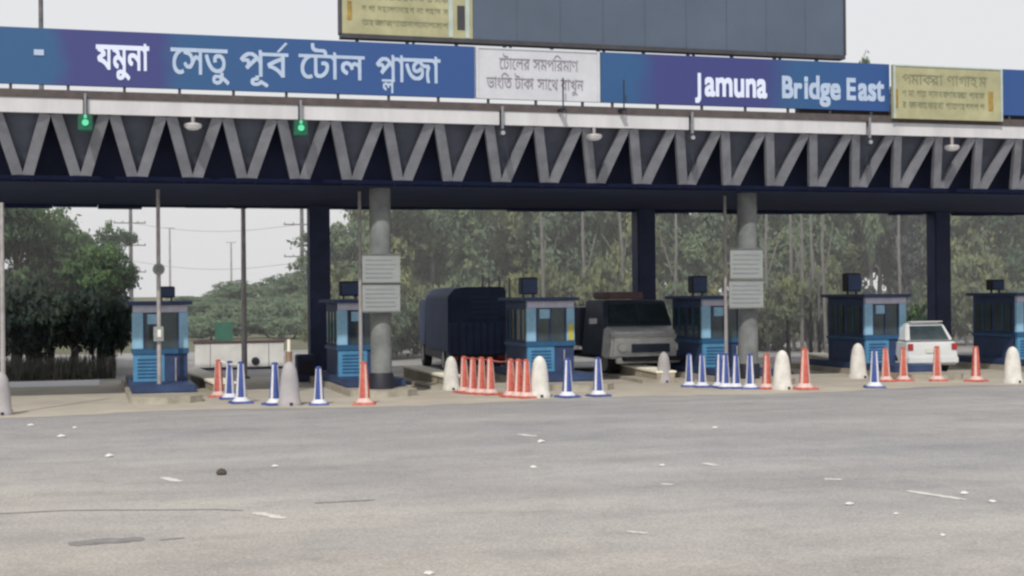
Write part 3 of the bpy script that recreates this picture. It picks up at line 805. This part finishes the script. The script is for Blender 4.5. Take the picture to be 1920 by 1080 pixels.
# white car, seen from behind
p0 = onG(1748, 703)
t = thing('parked_car', 'white hatchback seen from behind in the lane by the right navy column', 'car', (p0.x, p0.y, 0), R(-3))
MB().frus([(0,.32),(-.04,.55),(.02,.92),(.5,.95),(3.0,.93),(3.9,.78),(4.0,.5),(3.95,.28),(.1,.26)], .80, .76, .3, .95).build('body', M['carwhite'], t, bevel=.035, smooth=True)
MB().frus([(.12,.953),(.38,1.42),(.7,1.47),(1.9,1.46),(2.85,.953)], .74, .56, .95, 1.47).build('cabin', M['carwhite'], t, bevel=.03, smooth=True)
q = MB(); q.hexa([(-.60,.155,.99),(.60,.155,.99),(.60,.19,.99),(-.60,.19,.99),(-.50,.365,1.37),(.50,.365,1.37),(.50,.40,1.37),(-.50,.40,1.37)])
q.v = [(x, y-.035, z) for x, y, z in q.v]; q.build('rear_window', M['glass'], t)
for s in (-1,1):
    q = MB(); q.hexa([(s*.735,.55,1.0),(s*.75,.55,1.0),(s*.75,2.4,1.0),(s*.735,2.4,1.0),(s*.60,.75,1.38),(s*.615,.75,1.38),(s*.615,1.8,1.38),(s*.60,1.8,1.38)]); q.build('side_window', M['glass'], t)
    MB().box(min(s*.60,s*.76), max(s*.60,s*.76), -.055, -.01, .70, .88).build('tail_lamp', M['redlamp'], t, bevel=.01)
    for y in (.75, 3.2): wheel(t, s*.70, y, .30, .19, s)
MB().box(-.78,.78,-.10,.1,.32,.52).build('bumper', M['carwhite'], t, bevel=.03)
MB().box(-.22,.22,-.062,-.045,.62,.74).build('number_plate', M['plate'], t)
MB().box(-.5,.5,.28,.42,1.475,1.50).build('spoiler', M['carwhite'], t)

# dark blue covered truck (rear view)
p0 = atY(895, 600, 40.0)
t = thing('covered_truck', 'dark blue covered cargo truck seen from behind beside the third booth', 'truck', (p0.x, 40.0, 0), R(-6))
W_ = .86
zt = atY(868, 538, 40.0).z
poly = [(-W_,.66),(-W_,zt-.28),(-W_+.2,zt-.05),(-.3,zt),(W_-.1,zt),(W_,zt-.1),(W_,.66)]
q = MB(); n = len(poly); q.v = [(x,0,z) for x,z in poly]+[(x,5.2,z) for x,z in poly]
q.f = [tuple(range(n)), tuple(range(n,2*n))]+[(i,(i+1)%n,n+(i+1)%n,n+i) for i in range(n)]
q.build('cargo_cover', M['truckblue'], t, bevel=.03)
tg = MB().box(-W_+.03, W_-.03, -.06, -.002, .62, 1.55).build('tailgate', M['boothdark'], t, bevel=.01)
q = MB()
for k in range(8): q.box(-W_+.09+k*.21, -W_+.13+k*.21, -.085, -.062, .64, 1.53)
q.build('tailgate_rib', M['navy'], tg)
q = MB()
for k in range(5): q.box(-.15, .62, -.03, -.002, 1.68+k*.15, 1.71+k*.15)
q.build('cover_slat', M['boothdark'], t)
MB().box(-W_+.05, W_-.05, .0, 7.0, .40, .655).build('chassis', M['black'], t)
MB().box(-.84,.84,5.4,7.1,.66,2.2).build('cab', M['truckblue'], t, bevel=.06)
for s in (-1,1):
    for y in (1.3, 6.2): wheel(t, s*.70, y, .42, .26, s)
    MB().box(s*.68-.10, s*.68+.10, -.09, -.062, .46, .58).build('tail_lamp', M['redlamp'], t)
MB().box(-.8,.8,-.1,-.01,.30,.42).build('bumper', M['navy'], t)

# faded grey lorry, seen from the front
p0 = atY(1240, 640, 36.6)
t = thing('bonneted_lorry', 'faded grey bonneted lorry facing the camera left of the fourth booth', 'lorry', (p0.x, 36.6, 0), R(2))
MB().frus([(.80,.55),(.74,.95),(.80,1.30),(.92,1.40),(1.5,1.50),(1.5,.55)], 1.06, .98, .55, 1.5).build('bonnet', M['lorrygrey'], t, bevel=.06, smooth=True)
MB().box(-1.07,1.07,.66,.85,1.20,1.27).build('bonnet_rim', M['fascia'], t, bevel=.02)
MB().box(-.50,.50,.68,.74,.74,.98).build('grille', M['lorrydark'], t)
MB().frus([(1.52,.6),(1.52,1.50),(1.85,2.25),(3.2,2.28),(3.2,.6)], 1.0, .85, .6, 2.28).build('cab', M['lorrydark'], t, bevel=.04, smooth=True)
q = MB(); q.hexa([(-.82,1.50,1.58),(.82,1.50,1.58),(.82,1.54,1.58),(-.82,1.54,1.58),(-.74,1.76,2.16),(.74,1.76,2.16),(.74,1.80,2.16),(-.74,1.80,2.16)])
q.v = [(x,y-.02,z) for x,y,z in q.v]; wsn = q.build('windscreen', M['glass'], t)
MB().bar((0,1.47,1.57),(0,1.73,2.17),.04,.03).build('divider', M['lorrydark'], wsn)
MB().box(-.75,.2,1.7,2.9,2.30,2.52).build('roof_load', M['brown'], t, bevel=.03)
t.scale = (1.14, 1, .95)
MB().box(-.98,.98,3.3,6.6,.85,2.05).build('cargo_bed', M['lorrydark'], t, bevel=.02)
MB().box(-.85,.85,.2,6.6,.50,.60).build('chassis', M['black'], t)
bm_ = MB().box(-.98,.98,.50,.66,.42,.60).build('bumper', M['lorrygrey'], t, bevel=.03)
MB().box(-.2,.2,.475,.494,.45,.57).build('number_plate', M['plate'], bm_)
for s in (-1,1):
    MB().tube([(s*.76,.66,.88),(s*.76,.76,.88)], .12, 16).build('headlight', M['lamp'], t)
    for y in (1.45, 5.4): wheel(t, s*.84, y, .42, .26, s)
    o = MB().bar((s*1.0,1.6,1.5),(s*1.28,1.45,1.62),.03).build('mirror_arm', M['post'], t); MB().box(s*1.28-.10,s*1.28+.10,1.40,1.45,1.58,1.74).build('mirror', M['fascia'], o)

# ------------------------------------------------------------------ trees
def crown_mesh(name, blobs, n, size, m, seed, zdark=0.0):
    r = random.Random(seed); V, F, T, NN = [], [], [], []
    tot = sum(b[3]*b[4]*b[5] for b in blobs)
    for (cx, cy, cz, rx, ry, rz_) in blobs:
        k = int(n*rx*ry*rz_/tot)
        # sub clumps, biased to the shell
        nc = max(6, k//34)
        cl = []
        for _ in range(nc):
            d = Vector((r.gauss(0,1), r.gauss(0,1), r.gauss(0,1))).normalized()*(r.random()**.45)
            cl.append((d, r.uniform(0,1)))
        for _ in range(k):
            d, tone = r.choice(cl)
            p = Vector((cx+(d.x+r.gauss(0,.15))*rx, cy+(d.y+r.gauss(0,.15))*ry, cz+(d.z+r.gauss(0,.13))*rz_))
            a = Vector((r.gauss(0,.6), r.gauss(0,.6), r.gauss(0,1.2))).normalized(); b = a.orthogonal().normalized()
            b.rotate(Matrix.Rotation(r.uniform(0,6.28), 3, a)); s = size*r.uniform(.6,1.5)
            o = len(V)
            V += [tuple(p-a*s), tuple(p+b*s*.45), tuple(p+a*s), tuple(p-b*s*.45)]
            F.append((o,o+1,o+2,o+3))
            nn = (Vector((d.x, d.y, d.z*.9+.35)) + Vector(((cx)*.25, (cy)*.25, .1)) + Vector((r.gauss(0,.35), r.gauss(0,.35), r.gauss(0,.35)))).normalized()
            if a.cross(b).dot(nn) > 0: F[-1] = (o+3,o+2,o+1,o)
            NN += [nn]*4
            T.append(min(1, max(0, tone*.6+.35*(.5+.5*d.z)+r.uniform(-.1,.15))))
    me = bpy.data.meshes.new(name); me.from_pydata(V, [], F)
    at = me.attributes.new('tone', 'FLOAT', 'FACE'); at.data.foreach_set('value', T)
    for p in me.polygons: p.use_smooth = True
    me.normals_split_custom_set_from_vertices([tuple(x) for x in NN])
    me.materials.append(m); return me
def trunk_mb(h, r0, seed, limbs=5, lean=.3):
    r = random.Random(seed); q = MB()
    pts = [(0,0,0)]; x = y = 0
    for i in range(1, 6):
        x += r.uniform(-lean, lean)*.3; y += r.uniform(-lean, lean)*.3; pts.append((x, y, h*i/5))
    q.tube(pts, [r0*(1-.14*i) for i in range(6)], 8)
    for i in range(limbs):
        j = r.choice((2,3,4)); a = r.uniform(0,6.28); L_ = h*r.uniform(.2,.35)
        p = Vector(pts[j]); e = p+Vector((math.cos(a)*L_*.7, math.sin(a)*L_*.7, L_))
        q.tube([p, (p+e)/2+Vector((0,0,-.08*L_)), e], [r0*.45, r0*.33, r0*.15], 6)
    return q
protos = {}
def tree(kind, loc, h, w, mk, label, seed, group='trees behind the toll plaza', bark='bark', rz=None, name='tree'):
    key = (kind, mk)
    if key not in protos:
        if kind == 'broad':      # unit: 10 m tall
            r = random.Random(seed)
            blobs = [(r.uniform(-1.8,1.8), r.uniform(-1.5,1.5), r.uniform(3.2,8.3), r.uniform(1.2,1.9), r.uniform(1.2,1.8), r.uniform(.9,1.6)) for _ in range(12)]
            blobs += [(0,0,8.6,1.5,1.4,1.2)]
            me = crown_mesh('crown', blobs, 10000, .15, M[mk], seed); tm = trunk_mb(7.5, .24, seed)
        elif kind == 'tall':
            r = random.Random(seed)
            blobs = [(r.uniform(-.9,.9), r.uniform(-.9,.9), r.uniform(2.6,9.2), r.uniform(.7,1.25), r.uniform(.7,1.2), r.uniform(.8,1.4)) for _ in range(13)]
            me = crown_mesh('crown', blobs, 7500, .14, M[mk], seed); tm = trunk_mb(9, .15, seed, 4, .15)
        elif kind == 'slim':
            blobs = [(0,0,1.5+i*.95,.85-.05*i,.85-.05*i,.8) for i in range(9)]
            me = crown_mesh('crown', blobs, 6000, .13, M[mk], seed); tm = trunk_mb(9, .14, seed, 3, .1)
        else:                    # bush, unit 3 m tall
            r = random.Random(seed)
            blobs = [(r.uniform(-1.5,1.5), r.uniform(-.8,.8), r.uniform(.5,1.9), r.uniform(.7,1.1), r.uniform(.6,1.0), r.uniform(.6,.95)) for _ in range(9)]
            me = crown_mesh('crown', blobs, 5500, .115, M[mk], seed); tm = trunk_mb(1.6, .08, seed, 4, .5)
        tob = bpy.data.meshes.new
        o = tm.build('trunk', M[bark]); protos[key] = (me, o.data); bpy.data.objects.remove(o)
    me, tme = protos[key]
    unit = 3.0 if kind == 'bush' else 10.0; wu = {'broad':6.5,'tall':3.9,'slim':1.9,'bush':4.6}[kind]
    cat = 'bush' if kind == 'bush' else 'tree'
    t = thing('bush' if kind == 'bush' else name, label, cat, loc, random.uniform(0,6.28) if rz is None else rz, group)
    t.scale = (w/wu, w/wu, h/unit)
    for nm, m_ in (('crown', me), ('trunk', tme)):
        o = bpy.data.objects.new(nm, m_); col.objects.link(o); o.parent = t
    return t
def tx(u_, Y): return atY(u_, 550, Y).x
# left group
L_ = [(-70,52,7.2,5.2,'broad'),(30,50,6.9,5.0,'broad'),(95,51,5.7,3.4,'broad'),(140,49,4.9,3.2,'broad'),(185,47,4.3,2.6,'broad')]
ll = ['tall green tree at the extreme left edge', 'big green tree under the left end of the canopy', 'green tree with light upper leaves, third from left', 'dark tree whose top shows against the sky left of the gap', 'low dark tree beside the slender one at left']
for i, (u_, Y, h, w, k) in enumerate(L_): tree(k, (tx(u_,Y),Y,0), h, w, 'leaf_green', ll[i], 11, 'trees at the left of the plaza', 'barkdark')
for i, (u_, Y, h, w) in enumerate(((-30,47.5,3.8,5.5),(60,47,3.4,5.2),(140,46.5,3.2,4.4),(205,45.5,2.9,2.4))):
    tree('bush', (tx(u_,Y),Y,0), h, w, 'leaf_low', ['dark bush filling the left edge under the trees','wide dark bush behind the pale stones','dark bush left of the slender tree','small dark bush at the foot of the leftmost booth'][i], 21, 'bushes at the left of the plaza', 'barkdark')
tree('tall', (tx(212,50.5),50.5,0), 4.7, 2.0, 'leaf_green', 'slender dark tree just left of the leftmost booth', 31, 'trees at the left of the plaza', 'barkdark')
# far line seen through the gap
random.seed(5)
fl = 0
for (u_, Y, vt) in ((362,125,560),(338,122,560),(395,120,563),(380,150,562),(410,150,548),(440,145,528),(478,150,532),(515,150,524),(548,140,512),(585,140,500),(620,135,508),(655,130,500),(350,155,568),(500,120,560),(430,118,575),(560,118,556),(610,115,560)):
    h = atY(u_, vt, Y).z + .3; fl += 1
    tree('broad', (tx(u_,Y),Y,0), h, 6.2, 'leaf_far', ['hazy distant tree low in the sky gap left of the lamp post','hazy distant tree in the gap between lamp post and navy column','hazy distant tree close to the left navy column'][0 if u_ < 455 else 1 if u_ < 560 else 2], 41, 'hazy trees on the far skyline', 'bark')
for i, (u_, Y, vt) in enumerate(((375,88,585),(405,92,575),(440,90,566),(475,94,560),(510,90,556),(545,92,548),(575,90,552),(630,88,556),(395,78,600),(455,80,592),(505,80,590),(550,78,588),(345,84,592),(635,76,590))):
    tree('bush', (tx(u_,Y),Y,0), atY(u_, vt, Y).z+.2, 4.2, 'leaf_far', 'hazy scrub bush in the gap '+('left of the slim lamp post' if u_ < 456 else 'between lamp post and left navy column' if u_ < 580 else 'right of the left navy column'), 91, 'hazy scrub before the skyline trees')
# belt behind the plaza
n = 0
belt = []
u_ = 655
while u_ < 2050:
    belt.append((u_, random.uniform(56,62), random.uniform(8.0,9.4), random.uniform(3.6,4.8))); u_ += random.uniform(62, 88)
cu = ['behind the first grey column','above the dark truck','above the third booth','behind the middle navy column','behind the second grey column','above the fifth booth','behind the right navy column','above the rightmost booth']
def where(u_): return cu[min(7, max(0, int((u_-640)/160)))]
for i, (u_, Y, h, w) in enumerate(belt):
    if u_ < 700: h = 5.6; 
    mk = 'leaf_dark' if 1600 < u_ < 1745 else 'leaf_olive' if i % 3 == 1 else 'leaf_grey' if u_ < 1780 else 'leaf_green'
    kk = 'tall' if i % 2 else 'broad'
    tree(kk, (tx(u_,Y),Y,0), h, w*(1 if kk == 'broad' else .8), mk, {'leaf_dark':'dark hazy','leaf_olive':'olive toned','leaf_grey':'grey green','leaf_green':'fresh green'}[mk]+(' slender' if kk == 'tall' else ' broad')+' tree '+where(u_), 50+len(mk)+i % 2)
i = 0; u_ = 665
while u_ < 2080:
    if not 1300 < u_ < 1345:
        Y = random.uniform(66,74); mk = ('leaf_grey','leaf_olive','leaf_grey')[i % 3] if not 1580 < u_ < 1730 else 'leaf_dark'
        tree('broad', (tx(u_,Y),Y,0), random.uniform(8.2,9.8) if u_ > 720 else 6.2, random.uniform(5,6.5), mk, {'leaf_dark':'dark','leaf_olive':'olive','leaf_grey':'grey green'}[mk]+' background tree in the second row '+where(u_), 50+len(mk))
    u_ += random.uniform(60, 80); i += 1
i = 0; u_ = 650
while u_ < 2060:
    Y = random.uniform(50,54); mk = 'leaf_grey' if i % 2 else 'leaf_olive'
    if 1560 < u_ < 1700: mk = 'leaf_dark'
    tree('bush', (tx(u_,Y),Y,0), random.uniform(2.6,4.2), random.uniform(4.0,5.2), mk, {'leaf_dark':'dark','leaf_olive':'olive','leaf_grey':'grey green'}[mk]+' bush low '+where(u_), 60+len(mk), 'bushes behind the toll plaza')
    u_ += random.uniform(62, 82); i += 1
tree('bush', (tx(1713,46),46,0), 2.5, 1.6, 'leaf_green', 'bright green bush behind the white car', 71, 'bushes behind the toll plaza')
# pale plantation trunks
tr = None
for i, u_ in enumerate((1020,1100,1165,1262,1440,1488,1503,1528,1548,1690)):
    Y = 50+random.uniform(-1,1)
    t = thing('bare_trunk', 'thin pale tree stem, number of branches few, standing '+where(u_), 'tree', (tx(u_,Y),Y,0), 0, 'thin pale stems behind the plaza')
    t['label'] = 'thin pale tree stem rising ' + ['just left of the third booth window','over the gap right of the third booth','over the lorry mirror','right of the middle navy column','right of the second grey column','left of the short dark post','above the short dark post','between the slim steel posts','against the fifth booth','between dark trees left of the right column'][i]
    q = MB().tube([(0,0,0),(random.uniform(-.15,.15),0,4),(random.uniform(-.3,.3),0,8.2)], [.075,.06,.035], 7); q.build('trunk', M['bark'], t)
    MB().tube([(0,0,3),(random.uniform(-.6,.6),0,4.6)], [.04,.02], 5).build('branch', M['bark'], t)
# tree tip above the boards
p = atY(1633, 108, 60)
tree('broad', (tx(1633,60),60,0), p.z+.35, 3.2, 'leaf_grey', 'tree whose tip pokes above the blue English board', 81)

# pale roadside strip, low plants and stones at left
sheet('side_road', [(-30,40.0,.004),(tx(185,40.0),40.0,.004),(tx(185,42.6),42.6,.004),(-30,42.6,.004)], M['carriage'])
for i, (u_, v_) in enumerate(((38,698),(55,699),(74,697),(92,700),(145,700),(20,702),(110,698))):
    p = onG(u_, v_+4)
    o = MB().lathe((0,0,0), [(.10,0),(.13,.1),(.09,.22),(.02,.27)], 7, 1.2, .9).build('painted_stone', M['conewhite'], None, loc=p)
    o.rotation_euler.z = i
    tag(o, 'small whitewashed stone by the left roadside, ' + ['second','third','fourth','fifth','rightmost','leftmost','sixth'][i] + ' of the row from the left', 'stone', 'whitewashed stones by the roadside')
gv, gf = [], []
r = random.Random(3)
for _ in range(2600):
    p = Vector((r.uniform(tx(-60,43.4), tx(215,43.4)), r.uniform(43,45.4), 0)); h = r.uniform(.2,.75); a = r.uniform(0,3.14); w = .025
    o = len(gv); dx, dy = math.cos(a)*w, math.sin(a)*w
    gv += [(p.x-dx,p.y-dy,0),(p.x+dx,p.y+dy,0),(p.x+r.uniform(-.12,.12),p.y,h)]; gf.append((o,o+1,o+2))
me = bpy.data.meshes.new('dry_grass'); me.from_pydata(gv, [], gf); me.materials.append(mat('dry_stalks', (.17,.16,.14), .9, c2=(.05,.06,.05)))
o = bpy.data.objects.new('dry_grass', me); col.objects.link(o); tag(o, 'dry stalks along the left roadside', 'grass', kind='stuff')
p = onG(175, 690)
t = thing('roadside_marker', 'pale round headed marker before the dark bushes at left', 'marker', p); MB().tube([(0,0,0),(0,0,.75)], .03, 8).build('post', M['poledark'], t); MB().lathe((0,0,.75), [(.05,0),(.2,.05),(.2,.14),(.05,.2)], 14).build('head', M['conewhite'], t, smooth=True)

# power poles far behind
for (u_, Y, arms, lb) in ((246,170,(418,460,510),'tall power pole with three cross arms left of the round disc pole'), (567,150,(421,481),'tall power pole with two cross arms just left of the navy column')):
    x = tx(u_, Y); ztop = atY(u_, 330, Y).z
    t = thing('power_pole', lb, 'power pole', (x,Y,0), 0, 'power poles on the skyline')
    MB().tube([(0,0,0),(0,0,ztop)], [.26,.17], 8).build('mast', M['poledark'], t)
    for v_ in arms:
        z = atY(u_, v_, Y).z
        a = MB().box(-1.9,1.7,-.05,.05,z-.06,z+.06).build('cross_arm', M['poledark'], t)
        q = MB()
        for s in (-1.8,-.9,.8,1.6): q.lathe((s,0,z+.065), [(.06,0),(.09,.1),(.04,.22)], 8)
        q.build('insulator', M['pole'], a)
for (u_, Y, vt, lb) in ((319,140,428,'thin distant mast between the disc pole and the lamp post'), (434,150,455,'short distant mast just left of the slim lamp post')):
    x = tx(u_, Y); t = thing('distant_mast', lb, 'mast', (x,Y,0), 0, 'thin masts on the skyline')
    z = atY(u_, vt, Y).z
    MB().tube([(0,0,0),(0,0,z)], [.13,.08], 8).build('shaft', M['pole'], t); MB().box(-.5,.5,-.04,.04,z-.02,z+.06).build('lamp_arm', M['pole'], t)
for v_, lb in ((418,'upper power wire strung across the sky gap'),(489,'lower power wire strung across the sky gap')):
    A = atY(246, v_, 170); B = atY(567, v_+2, 150)
    pts = [A.lerp(B, i/10)+Vector((0,0,-.9*math.sin(math.pi*i/10))) for i in range(11)]
    tag(MB().tube(pts, .03, 5).build('power_wire', M['pole']), lb, 'wire')

# ------------------------------------------------------------------ marks and litter on the asphalt
def mark(name, pa, pb_, w, m, z=.001, lb=None, seed=0):
    A, B = onG(*pa), onG(*pb_); d = (B-A); L_ = d.length; d.normalize(); n_ = Vector((-d.y,d.x,0)); r = random.Random(seed+int(L_*1000))
    N_ = 10; top, bot = [], []
    for i in range(N_+1):
        tt = i/N_; ww = w/2*(1 if 0 < i < N_ else .4)
        c = A+d*(L_*tt); top.append(tuple(c+n_*ww*r.uniform(.6,1.1)+Vector((0,0,z)))); bot.append(tuple(c-n_*ww*r.uniform(.6,1.1)+Vector((0,0,z))))
    return sheet(name, bot+top[::-1], m)
mark('road_marking', (478,961), (533,972), .16, M['paint'])
mark('road_marking', (306,895), (336,903), .16, M['paint'])
mark('road_marking', (1700,920), (1812,937), .15, M['paint'])
mark('road_marking', (972,814), (1004,818), .18, M['paint'])
mark('road_marking', (1320,868), (1345,873), .15, M['paint'])
mark('road_marking', (1545,898), (1580,899), .14, M['paint'])
mark('road_marking', (1240,907), (1262,909), .12, M['paint'])
mark('road_marking', (1175,996), (1215,1000), .10, M['paint'])
mark('road_patch', (128,1020), (270,1009), .34, M['tar'])
mark('road_patch', (590,943), (702,937), .09, M['tar'])
mark('road_patch', (300,1012), (345,1008), .07, M['tar'])
A = [onG(u_, v_) for u_, v_ in ((-20,964),(40,961),(120,957),(200,956),(300,956),(400,955),(455,957))]
mesh_pts = [tuple(p+Vector((0,-.022,.001))) for p in A]+[tuple(p+Vector((0,.022,.001))) for p in A[::-1]]
sheet('road_crack', mesh_pts, M['tar'])
lit = [(115,819,.12),(205,856,.13),(58,798,.10),(140,803,.10),(1014,829,.13),(1000,877,.09),(1592,946,.09),(1808,926,.10),(1860,941,.08),(1340,803,.10),(515,875,.09),(804,1076,.08),(1242,873,.07),(1680,964,.06),(1768,1004,.06)]
ls = ['near the left tan strip','left of the white dash on the left road','at the far left below the bollard','left, farther up beside another scrap','below the paired blue cones, the brightest one','under the bright scrap in the road centre','right of centre, alone on clean asphalt','at the right end of the long white line','right of the long white line','below the fourth booth cones','left of the road centre','at the bottom edge','in the middle of the road, tiny','lower right, tiny','lower right corner, tiny']
for i, (u_, v_, s) in enumerate(lit):
    p = onG(u_, v_); r = random.Random(i); s *= .6
    q = MB(); q.lathe((0,0,0), [(s*.8,0.0),(s,s*.15),(s*.55,s*.42),(s*.1,s*.5)], 8, r.uniform(.8,1.2), r.uniform(.6,1))
    q.v = [(x+r.uniform(-.15,.15)*s, y+r.uniform(-.15,.15)*s, z+(r.uniform(-.05,.1)*s if z > 0 else 0)) for x, y, z in q.v]
    o = q.build('litter', M['litter'], None, loc=p); tag(o, 'small white scrap of litter on the asphalt ' + ls[i], 'litter', 'scraps of litter on the asphalt')
p = onG(415, 890)
tag(MB().lathe((0,0,0), [(.05,0),(.065,.03),(.04,.07),(.01,.085)], 7, 1.2, .9).build('stone', M['stone'], None, loc=p), 'small dark stone on the road left of centre', 'stone')

# dusty haze hanging behind the plaza
hz = MB().box(-70, 110, 44.8, 50.2, .02, 9.0).build('haze', bpy.data.materials.new('thin_haze'), None)
hz['kind'] = 'structure'
hm = hz.data.materials[0]; hm.use_nodes = True; hn = hm.node_tree; hn.nodes.clear()
ho = hn.nodes.new('ShaderNodeOutputMaterial'); hv = hn.nodes.new('ShaderNodeVolumeScatter'); hv.inputs['Density'].default_value = .027
hv.inputs['Color'].default_value = (.97,.98,1,1); hv.inputs['Anisotropy'].default_value = 0; hn.links.new(hv.outputs[0], ho.inputs['Volume'])
# ------------------------------------------------------------------ light
w = bpy.data.worlds.new('World'); sc.world = w; w.use_nodes = True
nt = w.node_tree; N, L = nt.nodes, nt.links
bg = N['Background']
sun_dir = Vector((-.50,-.88,1.0)).normalized()
el = math.asin(sun_dir.z); az = math.atan2(sun_dir.x, sun_dir.y)
sky = N.new('ShaderNodeTexSky'); sky.sky_type = 'NISHITA'; sky.sun_disc = False
sky.sun_elevation = el; sky.sun_rotation = az; sky.dust_density = 6; sky.air_density = 1.2
mx = N.new('ShaderNodeMix'); mx.data_type = 'RGBA'; mx.inputs[0].default_value = .88
L.new(sky.outputs['Color'], mx.inputs[6]); mx.inputs[7].default_value = (8.6,8.6,8.75,1)
L.new(mx.outputs[2], bg.inputs['Color']); bg.inputs['Strength'].default_value = .1
sd = bpy.data.lights.new('sun', 'SUN'); sd.energy = 2.8; sd.angle = R(1.0); sd.color = (1,.95,.87)
so = bpy.data.objects.new('sun', sd); col.objects.link(so)
so.rotation_euler = (-sun_dir).to_track_quat('-Z', 'Y').to_euler(); so.location = (0,0,30)
sc.view_settings.view_transform = 'Standard'; sc.view_settings.look = 'None'; sc.view_settings.exposure = 0
sc.cycles.filter_width = 2.5
